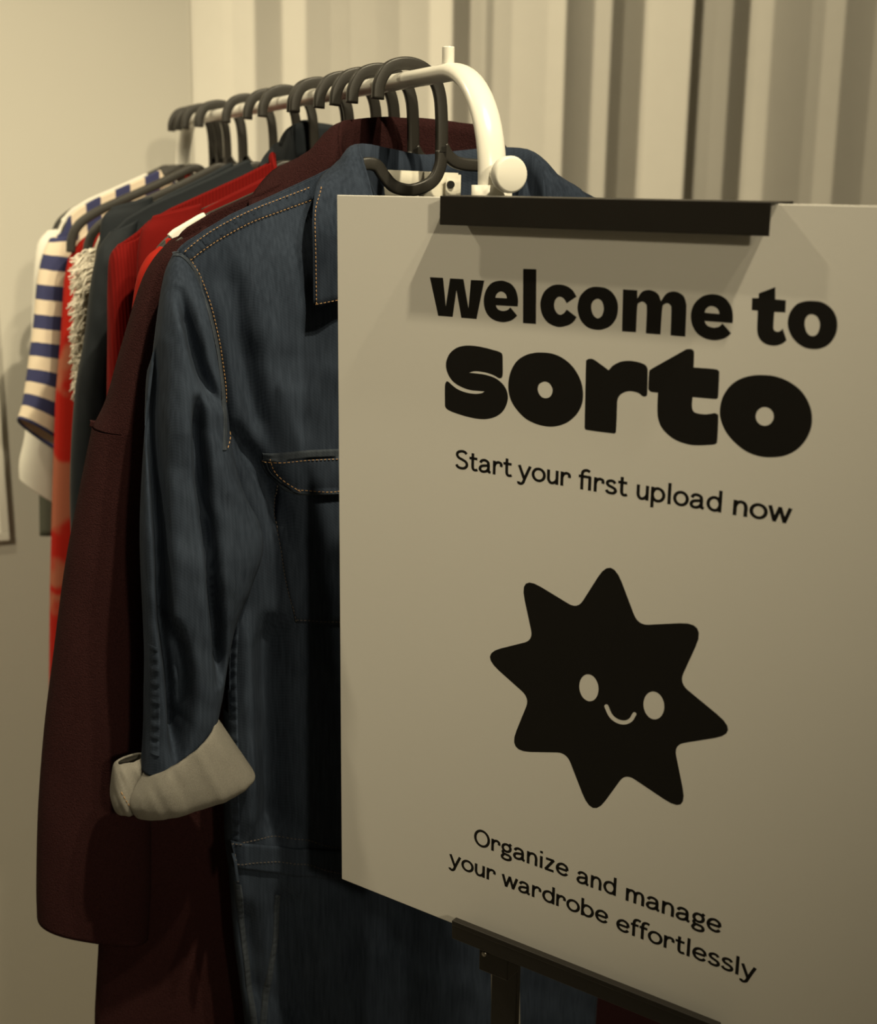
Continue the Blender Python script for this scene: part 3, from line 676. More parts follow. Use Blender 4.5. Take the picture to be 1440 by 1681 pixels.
tube('sleeve', ct, MT['wool'], mirror_rows(rwc), 70, 50, None, 2.6, .004)
css = Surf(cs1)
seam('sleeve_seam', ct, css, [G(a, b, s, -.035) for a, b in ((156, 706), (180, 709), (212, 708))], .0060, MT['wool'], .0030, .0003, 300.)
def c3c(px, py, y): x, z = G(px, py, s, y); return (x, y, z)
fold = [c3c(640, 520, -.030), c3c(590, 380, -.030), c3c(560, 270, -.024), c3c(556, 206, -.006), c3c(580, 196, .016), c3c(630, 192, .030), (CX, .036, c3c(690, 195, .036)[2])]
outer = [c3c(470, 520, -.034), c3c(440, 420, -.034), c3c(415, 350, -.024), c3c(412, 322, -.004), c3c(470, 268, .020), (CX - .06, .044, -.09), (CX, .050, -.10)]
collar(ct, MT['wool'], fold, outer, .05, MT['wool'], .004, .004, .008)

# ================================================================== bright red top on the hanger with a white pad
s = S['bright']
bt = garment('red_jersey_top', s, 'bright red jersey top squeezed between burgundy coat and dark red knit', 'top')
hanger(s, 'black hanger with white shoulder pad, above the bright red top', pad=[(G(338, 352, s)[0], G(282, 378, s)[0]), (2 * CX - G(282, 378, s)[0], 2 * CX - G(338, 352, s)[0])])
tf, tb = arm_ridge(.009, .228, .022, .022, .27)
body('body', bt, MT['bright_red'], edge([(262, 400), (236, 440), (226, 480), (222, 560), (222, 800)], s), tf, tb, -.62, [(-1, .014, .014), (0, .012, .012)], None, 60, 60)
rwb = rows([((262, 404), (296, 412)), ((240, 424), (290, 444)), ((224, 462), (280, 480)), ((214, 540), (270, 545)), ((208, 640), (262, 640))], s, -.004, [.006, .012, .014, .014, .014])
tube('sleeve', bt, MT['bright_red'], rwb, 40, 40); tube('sleeve', bt, MT['bright_red'], mirror_rows(rwb), 40, 40)

hanger(S['second_red'], 'black plastic hanger holding the plain dark red top')
simple_top('dark_red_top', S['second_red'], MT['plain_red'], 'plain dark red top between bright red top and ribbed sweater', 'top', .245, .34, -.60)

# ================================================================== dark red rib knit
s = S['darkred']
kt = garment('rib_knit_sweater', s, 'dark red ribbed knit sweater beside the dark navy shirt', 'sweater')
hanger(s, 'black plastic hanger inside the dark red ribbed sweater')
tf, tb = ridge([(432, 288), (400, 302), (330, 332), (270, 360), (222, 384), (195, 402), (180, 424)], s, .088, .035, .01)
body('body', kt, MT['dark_red'], edge([(190, 402), (206, 450), (212, 560), (214, 900)], s), tf, tb, -.66, [(-1, .022, .024), (0, .018, .022)], lambda x, z: .0015 * noise1(z * 30, 1), 80, 70, .002)
rwk = rows([((193, 402), (232, 388)), ((180, 424), (226, 440)), ((177, 480), (222, 490)), ((177, 560), (220, 560)), ((176, 700), (216, 700)), ((180, 900), (214, 900))], s, -.006, [.010, .017, .019, .020, .020, .016])
tube('sleeve', kt, MT['dark_red'], rwk, 60, 50, None, 2.4, .002); tube('sleeve', kt, MT['dark_red'], mirror_rows(rwk), 60, 50, None, 2.4, .002)
nbd = [];
for a in np.linspace(0, 2 * math.pi, 48, endpoint=False):
    x = CX + .088 * math.cos(a); yv = -.022 * math.sin(a); nbd.append((x, yv, (tf if math.sin(a) > 0 else tb)(x) + .004))
v, f = sweep(nbd, ellipse(.0040, .0065, 10), closed=True); obj('neckband', v, f, MT['dark_red'], kt)

hanger(S['bare2'], 'second black hanger hook above the dark red ribbed sweater')

# ================================================================== dark navy shirt jacket
s = S['navy']
nv = garment('navy_jacket', s, 'near-black navy jacket with upright collar, behind the dark red sweater', 'jacket')
hanger(s, 'black plastic hanger inside the dark navy jacket collar')
tf, tb = ridge([(470, 255), (430, 268), (380, 283), (300, 319), (230, 353), (185, 384), (160, 418)], s, .075, .08, .01)
body('body', nv, MT['navy'], edge([(175, 390), (172, 450), (165, 600), (150, 900), (150, 1200)], s), tf, tb, -.78, [(-1, .022, .024), (0, .020, .022)], lambda x, z: .003 * noise1(x * 40, 1), 80, 70)
rwn = rows([((182, 382), (225, 360)), ((163, 412), (212, 420)), ((151, 470), (200, 480)), ((140, 560), (190, 565)), ((126, 640), (180, 650)), ((118, 760), (176, 765)), ((118, 860), (174, 870)), ((124, 950), (174, 960)), ((132, 1080), (174, 1090))], s, -.004, [.010, .018, .021, .022, .022, .022, .022, .021, .018])
tube('sleeve', nv, MT['navy'], rwn, 90, 50, lambda x, z: .002 * noise1(z * 35 + x * 60, 1), 2.4); tube('sleeve', nv, MT['navy'], mirror_rows(rwn), 60, 40)
def c3n(px, py, y): x, z = G(px, py, s, y); return (x, y, z)
collar(nv, MT['navy'], [c3n(540, 380, -.026), c3n(500, 300, -.022), c3n(482, 235, -.016), c3n(480, 207, -.004), c3n(495, 201, .012), c3n(520, 199, .022), (CX, .028, c3n(545, 199, .028)[2])],
       [c3n(470, 370, -.030), c3n(440, 310, -.028), c3n(428, 276, -.020), c3n(432, 258, -.004), c3n(455, 235, .016), (CX - .05, .032, -.085), (CX, .036, -.09)], .04, MT['navy'], .0022, .003, .004)

hanger(S['second_navy'], 'black plastic hanger holding the thin black shirt behind the navy jacket')
simple_top('black_shirt', S['second_navy'], MT['navy'], 'thin black shirt hidden behind the navy jacket, shoulder edge showing', 'shirt', .240, .40, -.62)

# ================================================================== cream fringed vest
s = S['fringe']
fr = garment('fringed_top', s, 'cream top with ragged white fringe down its side edge', 'top')
hanger(s, 'black hanger whose bare arm shows above the red patterned dress')
prof = edge([(152, 398), (150, 420), (146, 470), (140, 540), (134, 600), (131, 650)], s)
tf, tb = arm_ridge(-.010, .215, .05, .04, .26)
body('body', fr, MT['cream'], prof, tf, tb, G(131, 650, s)[1], [(-1, .014, .013), (0, .012, .012)], None, 50, 50, .002)
parts = []
for sg in (-1, 1):
    for k in range(420):
        t = k / 419; py = 408 + 232 * t; x0, z0 = G(150 - 18 * t, py, s)
        if sg > 0: x0 = 2 * CX - x0
        L_ = (.015 + .012 * random.random()) * (1 - .55 * t * t) * (.6 + .5 * abs(math.sin(k * .117))); a = random.uniform(-.9, .5); y0 = random.uniform(-.011, .009)
        pts = [np.array([x0 - sg * -1 * .004 if False else x0 + sg * -.004, y0, z0])]
        for j in range(1, 5):
            kk = j / 4; pts.append(np.array([x0 + sg * L_ * kk * math.cos(a), y0 + .004 * math.sin(k * 2.3 + kk * 3), z0 + L_ * kk * math.sin(a) - .010 * kk * kk + .002 * math.sin(k + kk * 6)]))
        parts.append(sweep(pts, ellipse(.0009, .0009, 4), up=(0, 1, 0)))
v, f = merge(parts); tag(obj('fringe', v, f, MT['fringe'], fr), 'loose white fringe threads', kind='stuff')

hanger(S['bare4'], 'second black hanger hook above the red patterned dress')

# ================================================================== red patterned dress
s = S['dress']
dr = garment('patterned_dress', s, 'long bright red dress with pink blotches, between striped tee and fringed top', 'dress')
hanger(s, 'black plastic hanger holding the red patterned dress')
tf, tb = ridge([(352, 276), (310, 292), (262, 312), (210, 342), (160, 374), (128, 398), (112, 425)], s, .080, .06, .012, clamp=False)
prof = edge([(130, 396), (112, 424), (105, 460), (99, 560), (91, 650), (86, 800), (82, 950), (80, 1180)], s); zb = prof[-1][0]
body('body', dr, MT['blotch'], prof, tf, tb, zb, [(zb, .026, .020), (0, .026, .018)], lambda x, z: .003 * noise1(x * 45, 3), 80, 120)
nbd = []
for a in np.linspace(0, 2 * math.pi, 48, endpoint=False):
    x = CX + .080 * math.cos(a); nbd.append((x, -.02 * math.sin(a), (tf if math.sin(a) > 0 else tb)(x) + .003))
v, f = sweep(nbd, ellipse(.0040, .0065, 10), closed=True); obj('neckband', v, f, MT['blotch'], dr)

# ================================================================== striped tee
s = S['stripe']
sp = garment('striped_tee', s, 'navy and cream striped tee with wide short sleeves', 'tee')
hanger(s, 'black hanger with white shoulder pads, under the striped tee', pad=[(G(190, 330, s)[0], G(150, 350, s)[0])])
tf, tb = ridge([(280, 287), (240, 300), (200, 322), (150, 350), (105, 378), (78, 400)], s, .095, .04, .012)
bs = body('body', sp, MT['stripe'], edge([(85, 392), (104, 450), (108, 600), (108, 900)], s), tf, tb, -.62, [(-1, .016, .014), (0, .015, .014)], None, 60, 60, uv=True)
uvl = bs.data.uv_layers[0].data
for d_ in uvl: d_.uv = (d_.uv[1], -d_.uv[0] * 1.0)
def tee_sleeve(e, pts, s, m, y, d, tilt, uv=None, mirror=True):
    rw_ = rows(pts, s, y, d); out = []
    for mr in ((False, True) if mirror else (False,)):
        o = tube('sleeve', e, m, mirror_rows(rw_) if mr else rw_, 60, 60, None, 2.4, .002, uv=uv)
        zs = [min(r[1], r[3]) for r in rw_]; zmin, zmax = min(zs), max(r[1] for r in rw_)
        for v_ in o.data.vertices:
            k = max(0, min(1, (zmax - .10 - v_.co.z) / (zmax - .10 - zmin))); v_.co.z -= tilt * k * (v_.co.y - y) / (d[-1] + 1e-6)
        out.append(o)
    return out
tee_sleeve(sp, [((84, 392), (128, 384)), ((72, 420), (122, 425)), ((63, 465), (116, 470)), ((57, 530), (112, 535)), ((48, 600), (108, 612)), ((39, 660), (104, 690)), ((30, 690), (100, 735))], s, MT['stripe'], -.004, [.008, .014, .017, .019, .021, .023, .024], .014, uv=0.)

# ================================================================== white tee
s = S['tee']
wt = garment('white_tee', s, 'plain white tee farthest back, sleeve hem showing under the striped sleeve', 'tee')
hanger(s, 'black hanger under the plain white tee', pad=[(G(150, 352, s)[0], G(106, 376, s)[0])])
tf, tb = ridge([(250, 308), (200, 330), (150, 352), (105, 374), (72, 390)], s, .105, .04, .012)
body('body', wt, MT['white_tee'], edge([(75, 385), (96, 450), (100, 600), (100, 900)], s), tf, tb, -.62, [(-1, .016, .014), (0, .015, .014)], None, 60, 60)
ts_ = tee_sleeve(wt, [((80, 380), (120, 372)), ((64, 402), (112, 410)), ((58, 450), (106, 460)), ((54, 540), (102, 545)), ((50, 640), (100, 650)), ((43, 715), (98, 735)), ((34, 758), (97, 800)), ((34, 786), (97, 826))], s, MT['white_tee'], -.002, [.008, .013, .016, .018, .020, .022, .022, .021], -.003)
sf = Surf(ts_[0])
seam('sleeve_hem', wt, sf, [G(a, b, s, -.02) for a, b in ((36, 764), (52, 778), (80, 794))], .005, MT['white_tee'], .0016, .0002, 200.)

# ================================================================== grey-green garment at the very back
s = S['grey']
gt = garment('grey_tunic', s, 'dark grey-green tunic at the far end, only its hem corner showing', 'tunic')
hanger(s, 'farthest black plastic hanger, at the rail end by the wall')
prof = edge([(110, 420), (95, 500), (75, 700), (64, 800), (65, 880)], s); zb = G(65, 876, s)[1]
tf, tb = arm_ridge(-.004, .09, .05, .012, .24)
body('body', gt, MT['grey'], prof, tf, tb, zb - .004, [(-1, .012, .012), (0, .010, .010)], None, 50, 60)

# ================================================================== sign board (frame: x across, y behind the board, z up from its top edge)
BROT = math.atan2(BA[1], BA[0])
sign = empty('sign_board', tuple(BTL), BROT)
tag(sign, 'large white welcome sign board with bold black lettering and smiling star', 'sign')
v, f = box((0, 0, -BH), (BW, .004, 0)); obj('board', v, f, MT['board'], sign, False, [('bevel', .0004, 1)])
PT = .00004                               # thickness of the print film
def flat(name, polys, parent=sign, m=None):
    """polys: list of (outer, [holes]) in board metres (across, down); a thin printed film"""
    V = []; Fc = []
    for outer, holes in polys:
        loops = [[Vector((a, -b, 0)) for a, b in lp] for lp in [outer] + holes]
        base = len(V); V += [(q.x, -PT, q.y) for lp in loops for q in lp]
        Fc += [tuple(base + i for i in t) for t in tessellate_polygon(loops)]
        for lp in loops: pass
    me_v = V; o = obj(name, me_v, Fc, m or MT['print'], parent, False)
    bm = bmesh.new(); bm.from_mesh(o.data); bmesh.ops.recalc_face_normals(bm, faces=bm.faces)
    for fc in bm.faces:
        if fc.normal.y > 0: fc.normal_flip()
    bm.to_mesh(o.data); bm.free()
    return o
def outline(pts, zm, n=5):
    """traced closed outline; a third element 'c' marks a corner. zm maps tracing units to the photograph"""
    Q = [np.array(board(*zm(p[0], p[1]))) for p in pts]; corner = [len(p) > 2 for p in pts]; N = len(Q)
    if not any(corner): return [tuple(q) for q in cr(Q, n, True)]
    st_ = corner.index(True); Q = Q[st_:] + Q[:st_]; corner = corner[st_:] + corner[:st_]; out = []; i = 0
    while i < N:
        j = i + 1
        while j < N and not corner[j]: j += 1
        seg = Q[i:j + 1] if j < N else Q[i:] + [Q[0]]
        out += [tuple(q) for q in (cr(seg, n)[:-1] if len(seg) > 2 else [seg[0]])]; i = j
    return out
def rounded(pts, rads, zm, n=6):
    Q = [np.array(board(*zm(*p))) for p in pts]; out = []; N = len(Q)
    for i in range(N):
        a, b, c = Q[i - 1], Q[i], Q[(i + 1) % N]; r = rads[i % len(rads)]
        p0 = b + (a - b) / np.linalg.norm(a - b) * r; p1 = b + (c - b) / np.linalg.norm(c - b) * r
        for k in range(n + 1): t = k / n; out.append(tuple((1 - t) ** 2 * p0 + 2 * t * (1 - t) * b + t * t * p1))
    return out
def Zm(x0, y0, sc): return lambda x, y: (x0 + x / sc, y0 + y / sc)
c = 'c'
z1, z2, z3, z4, z5 = Zm(690, 430, 4), Zm(1030, 450, 4), Zm(715, 555, 1440 / 350), Zm(1040, 560, 1440 / 310), Zm(760, 900, 3)
W_ = [(63, 100, c), (150, 104, c), (168, 290, c), (196, 108, c), (284, 113, c), (317, 303, c), (333, 118, c), (421, 122, c), (370, 375, c), (270, 367, c), (238, 185, c), (213, 361, c), (118, 354, c)]
E1 = [(640, 293, c), (643, 250), (630, 190), (600, 147), (560, 128), (520, 123), (470, 138), (435, 180), (418, 240), (422, 300), (445, 350), (485, 382), (540, 396), (590, 388), (622, 368), (637, 352, c), (592, 298, c), (572, 316), (540, 322), (510, 310), (496, 285, c)]
E1h = [(494, 235, c), (500, 215), (515, 200), (532, 195), (552, 203), (565, 220), (569, 239, c)]
L1 = [(676, 45, c), (763, 48, c), (760, 408, c), (675, 402, c)]
C1 = [(1027, 228, c), (1000, 185), (960, 158), (910, 148), (860, 158), (815, 195), (792, 250), (790, 300), (805, 355), (840, 400), (890, 424), (930, 427), (980, 413), (1010, 390), (1027, 362, c), (962, 312, c), (945, 335), (920, 347), (898, 335), (882, 305), (880, 275), (890, 245), (908, 230), (930, 232), (948, 248), (962, 272, c)]
O1 = [(1165, 163), (1220, 172), (1265, 205), (1293, 255), (1299, 310), (1287, 370), (1250, 420), (1200, 443), (1155, 446), (1100, 430), (1055, 385), (1035, 325), (1035, 280), (1050, 225), (1090, 182), (1130, 165)]
O1h = [(1165, 242), (1190, 255), (1203, 285), (1205, 315), (1195, 350), (1175, 368), (1155, 367), (1135, 345), (1124, 310), (1125, 280), (1138, 255)]
M1 = [(-28, 100, c), (66, 106, c), (66, 160, c), (95, 118), (135, 104), (175, 112), (205, 135), (221, 178, c), (255, 130), (295, 114), (335, 120), (370, 145), (386, 190), (388, 230), (381, 411, c), (284, 403, c), (289, 235), (283, 205), (265, 192), (245, 198), (230, 225), (218, 397, c), (122, 389, c), (128, 225), (120, 195), (100, 181), (80, 188), (66, 213), (57, 382, c), (-35, 376, c)]
E2 = [(692, 322, c), (694, 280), (685, 220), (650, 165), (600, 137), (545, 132), (490, 148), (440, 195), (418, 260), (425, 330), (455, 385), (505, 420), (570, 435), (630, 425), (662, 407), (682, 388, c), (625, 323, c), (605, 343), (570, 352), (535, 343), (515, 325), (508, 308, c)]
E2h = [(508, 253, c), (515, 232), (535, 214), (560, 211), (585, 222), (600, 240), (604, 262, c)]
T1 = [(820, 157, c), (863, 157, c), (864, 126, c), (972, 85, c), (972, 165, c), (1042, 172, c), (1038, 252, c), (966, 248, c), (960, 340), (965, 368), (985, 378), (1005, 373), (1021, 357, c), (1046, 435, c), (1015, 458), (970, 470), (920, 463), (880, 438), (858, 400), (853, 350), (857, 240, c), (817, 236, c)]
O2 = [(1220, 176), (1280, 185), (1335, 220), (1370, 275), (1380, 340), (1365, 405), (1325, 460), (1270, 488), (1210, 492), (1150, 475), (1095, 430), (1062, 370), (1054, 310), (1070, 250), (1110, 200), (1160, 180)]
O2h = [(1215, 264), (1245, 278), (1262, 310), (1265, 345), (1252, 385), (1230, 405), (1200, 403), (1178, 380), (1166, 340), (1168, 300), (1188, 270)]
tag(flat('heading_lettering', [(outline(W_, z1), []), (outline(E1, z1), [outline(E1h, z1)]), (outline(L1, z1), []), (outline(C1, z1), []), (outline(O1, z1), [outline(O1h, z1)]), (outline(M1, z2), []), (outline(E2, z2), [outline(E2h, z2)]), (outline(T1, z2), []), (outline(O2, z2), [outline(O2h, z2)])]), 'bold black words: welcome to')
SS = [(430, 92), (452, 112), (455, 180), (455, 240), (450, 264), (437, 272), (420, 267), (395, 252), (340, 233), (270, 224), (228, 233, c), (270, 238), (330, 246), (400, 268), (450, 305), (480, 350), (490, 400), (480, 450), (455, 495), (415, 527), (360, 545), (300, 547), (230, 535), (150, 512), (90, 488), (67, 465), (64, 430), (64, 330), (70, 300), (83, 292), (110, 315), (150, 345), (200, 365), (260, 376), (310, 372), (332, 360, c), (290, 357), (230, 350), (170, 328), (120, 295), (88, 250), (72, 200), (75, 150), (100, 100), (145, 65), (200, 51), (260, 52), (330, 64), (390, 80)]
SO = [(720, 97), (790, 105), (860, 135), (925, 190), (970, 260), (993, 330), (997, 400), (985, 460), (950, 520), (890, 570), (820, 595), (750, 597), (680, 580), (610, 545), (550, 485), (510, 420), (493, 350), (495, 280), (515, 210), (555, 150), (610, 115), (665, 100)]
SOh = [(738, 294), (768, 305), (788, 335), (790, 365), (775, 395), (745, 406), (715, 395), (695, 365), (692, 335), (705, 308)]
SR = [(1017, 172), (1022, 148), (1045, 139), (1070, 145), (1110, 172), (1170, 217, c), (1200, 185), (1250, 160), (1310, 153), (1370, 162), (1415, 180), (1432, 205), (1434, 240), (1431, 370), (1422, 393), (1400, 393), (1370, 371), (1320, 359), (1280, 365), (1245, 387), (1230, 420), (1227, 460), (1221, 620), (1212, 642), (1190, 643), (1030, 622), (1011, 610), (1008, 590), (1012, 380)]
ST = [(119, 250), (125, 226), (145, 208), (380, 75), (405, 62), (440, 60), (460, 75), (463, 100), (460, 200, c), (620, 213), (648, 225), (655, 250), (647, 415), (636, 438), (610, 441), (452, 427, c), (447, 490), (455, 530), (480, 548), (540, 558), (590, 554), (620, 549), (640, 558), (648, 580), (640, 755), (628, 783), (600, 790), (500, 795), (420, 788), (330, 758), (260, 710), (210, 650), (187, 580), (183, 500), (187, 393, c), (140, 388), (119, 374), (114, 350)]
SP = [(980, 258), (1080, 268), (1180, 305), (1270, 370), (1330, 455), (1360, 550), (1358, 650), (1320, 745), (1250, 825), (1160, 872), (1060, 886), (960, 878), (860, 840), (770, 770), (705, 690), (667, 600), (660, 520), (680, 430), (730, 350), (800, 295), (890, 265)]
SPh = [(1002 + 69 * math.cos(a), 574 + 71 * math.sin(a)) for a in np.linspace(0, 2 * math.pi, 14, endpoint=False)]
tag(flat('name_lettering', [(outline(SS, z3), []), (outline(SO, z3), [outline(SOh, z3)]), (outline(SR, z3), []), (outline(ST, z4), []), (outline(SP, z4), [outline(SPh, z4)])]), 'heavy black rounded word: sorto')
STAR = [(733, 35), (863, 379), (1203, 362), (1065, 663), (1370, 914), (1040, 967), (1110, 1316), (801, 1108), (637, 1333), (511, 1007), (222, 1001), (329, 738), (84, 519), (347, 453), (276, 124), (565, 300)]
def ell(cx, cy, rx, ry, tl, n=28):
    t = math.radians(tl); return [board(*z5(cx + rx * math.cos(a) * math.cos(t) - ry * math.sin(a) * math.sin(t), cy + rx * math.cos(a) * math.sin(t) + ry * math.sin(a) * math.cos(t))) for a in np.linspace(0, 2 * math.pi, n, endpoint=False)]
mouth = cr([(707, 778), (728, 823), (758, 849), (795, 858), (826, 846), (845, 817)], 5); mo = []; P = np.array(mouth)
nrm = []
for i in range(len(P)):
    t = P[min(i + 1, len(P) - 1)] - P[max(0, i - 1)]; t /= np.linalg.norm(t); nrm.append(np.array([t[1], -t[0]]) * 10)
mo = [P[i] + nrm[i] for i in range(len(P))]
e_ = P[-1]; a0 = math.atan2(nrm[-1][1], nrm[-1][0]); mo += [e_ + 10 * np.array([math.cos(a0 + k * math.pi / 6), math.sin(a0 + k * math.pi / 6)]) for k in range(1, 6)]
mo += [P[i] - nrm[i] for i in range(len(P) - 1, -1, -1)]
e_ = P[0]; a0 = math.atan2(-nrm[0][1], -nrm[0][0]); mo += [e_ + 10 * np.array([math.cos(a0 + k * math.pi / 6), math.sin(a0 + k * math.pi / 6)]) for k in range(1, 6)]
tag(flat('star_emblem', [(rounded(STAR, [.021, .0085], z5), [ell(621, 687, 47, 67, -8), ell(941, 774, 51, 69, -8), [board(*z5(*q)) for q in mo]])]), 'black eight-pointed star with two oval eyes and a smile')
# ---- light lettering, drawn as pen strokes on a grid of x-height 1
EL = lambda cx, cy, rx, ry: ('o', [(cx + rx * math.cos(a), cy + ry * math.sin(a)) for a in np.linspace(0, 2 * math.pi, 28, endpoint=False)])
GL = {
 'S': (.94, [('c', [(.80, 1.16), (.66, 1.29), (.44, 1.32), (.20, 1.22), (.13, 1.02), (.24, .83), (.48, .72), (.74, .58), (.83, .36), (.71, .14), (.45, .07), (.20, .13), (.08, .30)])]),
 't': (.60, [('c', [(.24, 1.30), (.235, .9), (.235, .45), (.25, .22), (.33, .10), (.47, .09), (.58, .14)]), ('l', [(.0, .92), (.56, .92)])]),
 'a': (.90, [('c', [(.11, .70), (.22, .87), (.42, .92), (.62, .83), (.68, .62), (.68, .32), (.71, .13), (.84, .09)]), ('c', [(.68, .56), (.42, .53), (.18, .45), (.09, .27), (.18, .11), (.38, .085), (.58, .18), (.68, .36)])]),
 'r': (.68, [('l', [(.12, 0), (.12, 1)]), ('c', [(.12, .58), (.20, .80), (.38, .92), (.55, .87), (.60, .74), (.58, .62)])]),
 'y': (.84, [('l', [(.05, 1), (.40, .06)]), ('c', [(.79, 1), (.60, .52), (.43, .06), (.33, -.22), (.18, -.33), (.04, -.28), (.03, -.18)])]),
 'o': (.92, [EL(.46, .5, .375, .42)]),
 'u': (.82, [('c', [(.12, 1), (.12, .6), (.13, .32), (.24, .11), (.42, .09), (.60, .22), (.68, .42)]), ('l', [(.68, 1), (.68, 0)])]),
 'F': (.90, [('c', [(.22, 0), (.22, .5), (.22, 1.02), (.29, 1.28), (.50, 1.37), (.72, 1.30)]), ('l', [(.0, .92), (.72, .92), (.72, 0)])]),
 'f': (.50, [('c', [(.20, 0), (.20, .5), (.20, 1.02), (.26, 1.28), (.44, 1.37), (.62, 1.32)]), ('l', [(.0, .92), (.50, .92)])]),
 's': (.74, [('c', [(.62, .76), (.52, .89), (.34, .92), (.17, .84), (.13, .70), (.24, .57), (.44, .49), (.61, .39), (.65, .23), (.53, .10), (.34, .08), (.17, .13), (.08, .26)])]),
 'p': (.92, [('l', [(.12, 1), (.12, -.40)]), ('c', [(.12, .60), (.24, .84), (.46, .92), (.70, .80), (.81, .50), (.70, .20), (.46, .08), (.24, .16), (.12, .40)])]),
 'b': (.92, [('l', [(.12, 1.42), (.12, 0)]), ('c', [(.12, .60), (.24, .84), (.46, .92), (.70, .80), (.81, .50), (.70, .20), (.46, .08), (.24, .16), (.12, .40)])]),
 'd': (.92, [('l', [(.80, 1.42), (.80, 0)]), ('c', [(.80, .60), (.68, .84), (.46, .92), (.22, .80), (.11, .50), (.22, .20), (.46, .08), (.68, .16), (.80, .40)])]),
 'l': (.34, [('l', [(.16, 0), (.16, 1.42)])]),
 'i': (.34, [('l', [(.16, 0), (.16, .97)]), ('l', [(.16, 1.19), (.16, 1.38)])]),
 'n': (.82, [('l', [(.12, 0), (.12, 1)]), ('c', [(.12, .58), (.22, .82), (.42, .92), (.60, .84), (.68, .60), (.68, .3), (.68, 0)])]),
 'm': (1.24, [('l', [(.12, 0), (.12, 1)]), ('c', [(.12, .58), (.20, .82), (.38, .92), (.54, .84), (.61, .60), (.61, .3), (.61, 0)]), ('c', [(.61, .58), (.69, .82), (.87, .92), (1.03, .84), (1.10, .60), (1.10, .3), (1.10, 0)])]),
 'w': (1.12, [('l', [(.04, 1), (.30, .07), (.55, .93), (.81, .07), (1.07, 1)])]),
 'O': (1.20, [EL(.59, .69, .50, .63)]),
 'g': (.82, [EL(.40, .63, .28, .29), ('l', [(.58, .86), (.72, 1.04)]), ('c', [(.24, .40), (.14, .28), (.18, .15), (.36, .10), (.58, .07), (.70, -.06), (.66, -.24), (.42, -.33), (.16, -.28), (.09, -.12), (.22, .08)])]),
 'z': (.72, [('l', [(.08, .92), (.60, .92), (.08, .08), (.64, .08)])]),
 'e': (.88, [('l', [(.10, .50), (.78, .50)]), ('c', [(.78, .50), (.72, .78), (.46, .92), (.20, .80), (.09, .50), (.20, .20), (.46, .08), (.66, .12), (.78, .26)])]),
}
SW = .098
def stroke_polys(kind, pts):
    P = np.array(cr(pts, 5) if kind == 'c' else pts, float); n = len(P); out = []
    if kind == 'o':
        ctr = P.mean(0)
        for i in range(n):
            j = (i + 1) % n; a, b = P[i] - ctr, P[j] - ctr; ka, kb = SW / np.linalg.norm(a), SW / np.linalg.norm(b)
            out.append([P[i] + a * ka, P[j] + b * kb, P[j] - b * kb, P[i] - a * ka])
        return out
    if kind == 'l':
        for i in range(n - 1):
            a, b = P[i].copy(), P[i + 1].copy(); d = (b - a) / np.linalg.norm(b - a); q = np.array([-d[1], d[0]]) * SW
            if i > 0: a -= d * SW * .5
            if i < n - 2: b += d * SW * .5
            out.append([a + q, b + q, b - q, a - q])
        return out
    def nm(i):
        a = P[i] - P[i - 1] if i > 0 else P[1] - P[0]; b = P[i + 1] - P[i] if i < n - 1 else P[-1] - P[-2]
        a = a / np.linalg.norm(a); b = b / np.linalg.norm(b); t = a + b; t /= np.linalg.norm(t) + 1e-9; q = np.array([-t[1], t[0]]); return q / max(.45, float(np.dot(q, np.array([-a[1], a[0]]))))
    N_ = [nm(i) * SW for i in range(n)]
    for i in range(n - 1): out.append([P[i] + N_[i], P[i + 1] + N_[i + 1], P[i + 1] - N_[i + 1], P[i] - N_[i]])
    return out
def text_line(name, words, xh, label):
    """words: (text, left across m, right across m, baseline down m)"""
    polys = []
    for tx, u0, u1, base in words:
        adv = sum(GL[ch][0] for ch in tx) + .06 * (len(tx) - 1); k = (u1 - u0) / adv; x = 0.
        for ch in tx:
            w_, sts = GL[ch]
            for kind, pts in sts:
                for q in stroke_polys(kind, pts): polys.append(([(u0 + (x + a) * k, base - b * xh) for a, b in q], []))
            x += w_ + .06
    tag(flat(name, polys), label)
text_line('tagline_lettering', [('Start', .1155, .1667, .2020), ('your', .1722, .2165, .2022), ('Frst', .2230, .2623, .2026), ('upload', .2690, .3330, .2030), ('now', .3405, .3808, .2032)], .0106, 'small black words: Start your first upload now')
text_line('footer_lettering', [('Organize', .1400, .2283, .5136), ('and', .2355, .2700, .5150), ('manage', .2776, .3550, .5155)], .0108, 'small black words: Organize and manage')
text_line('footer_lettering', [('your', .1163, .1615, .5408), ('wardrobe', .1680, .2643, .5415), ('effortlessly', .2713, .3830, .5430)], .0106, 'small black words: your wardrobe effortlessly')

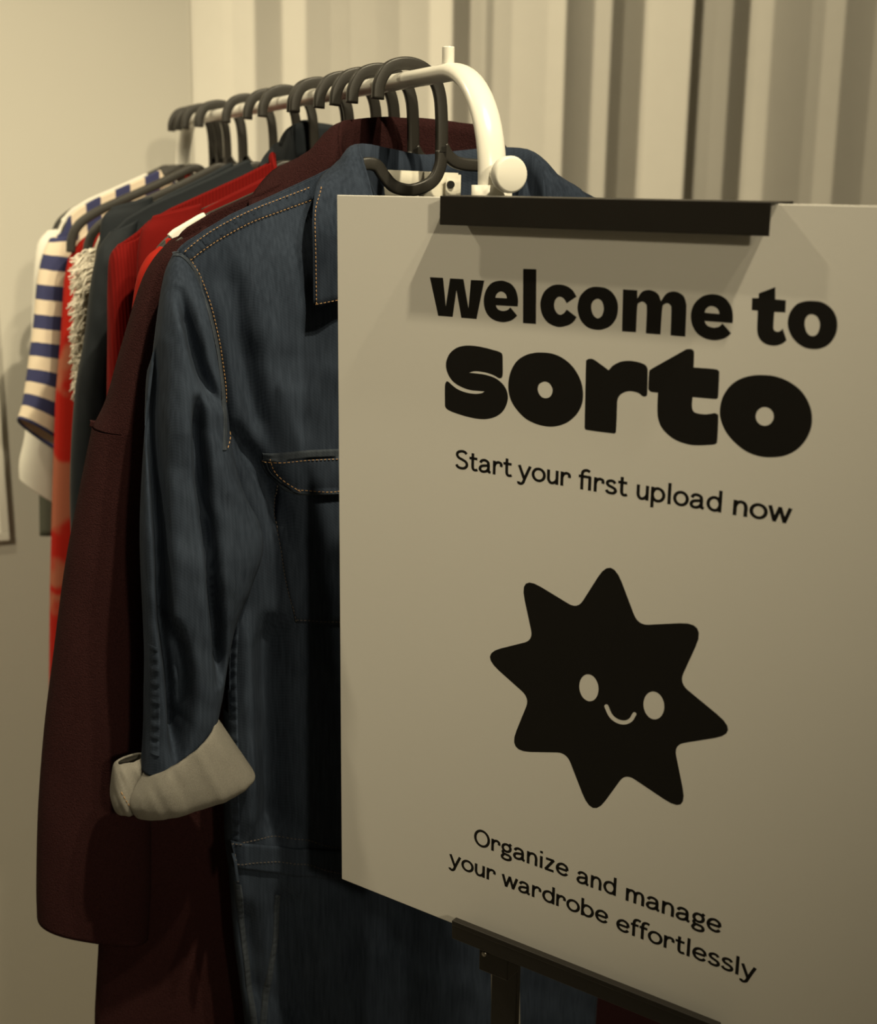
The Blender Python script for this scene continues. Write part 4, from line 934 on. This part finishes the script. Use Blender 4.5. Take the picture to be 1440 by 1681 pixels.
# ================================================================== sign stand: base, two flat uprights, ledge below, channel clip above
stand = empty('sign_stand', (BTL[0] + BA[0] * BW / 2, BTL[1] + BA[1] * BW / 2, 0), BROT)
tag(stand, 'black metal sign stand gripping the welcome board with a top channel', 'sign stand')
ZT = BTL[2]
def sx(a, y, z): return (a - BW / 2, y, z)      # board metres -> stand frame
CL, CR_, CG, CB = .1068, .3563, -.0122, .0260   # clip: left, right, front gap, back
def extr(sec, a0, a1, closed=False):            # section (y,z) run along the board, with thickness
    n = len(sec); V = [sx(a0, y, z) for y, z in sec] + [sx(a1, y, z) for y, z in sec]
    return V, [(i, i + 1, n + i + 1, n + i) for i in range(n - 1)]
v, f = extr([(CG, ZT - .0195), (CG, ZT + .0006), (CB, ZT + .0010), (CB, ZT - .030)], CL, CR_); obj('top_clip', v, f, MT['black'], stand, False, [('solid', .0014, 0), ('bevel', .0006, 2)])
# ledge: shelf the board stands on, with an upright front lip
LL, LR = .1304, .3640
lz = ZT - BH
v, f = extr([(.012, lz + .020), (.012, lz - .0012), (-.0155, lz - .0012), (-.0155, lz + .0145)], LL, LR); ld = obj('ledge', v, f, MT['black'], stand, False, [('solid', .0016, 0), ('bevel', .0005, 2)])
v, f = box(sx(LL, -.0165, lz + .0105), sx(LR, -.0100, lz + .0150)); obj('ledge_rim', v, f, MT['black'], stand, False, [('bevel', .0006, 2)])
for a in (.164, .330):
    v, f = box(sx(a - .0125, .014, .012), sx(a + .0125, .020, ZT - .004)); up = obj('upright', v, f, MT['black'], stand, False, [('bevel', .0008, 2)])
    v, f = box(sx(a - .014, -.004, lz - .030), sx(a + .014, .014, lz - .0025)); br = obj('ledge_bracket', v, f, MT['black'], stand, False, [('bevel', .0008, 2)])
    v, f = sweep([sx(a - .008, -.0065, lz - .012), sx(a - .008, -.003, lz - .012)], ellipse(.0022, .0022, 10)); obj('screw', v, f, MT['screw'], br)
v, f = box(sx(.06, -.15, 0), sx(.434, .18, .012)); obj('base_plate', v, f, MT['black'], stand, False, [('bevel', .003, 2)])
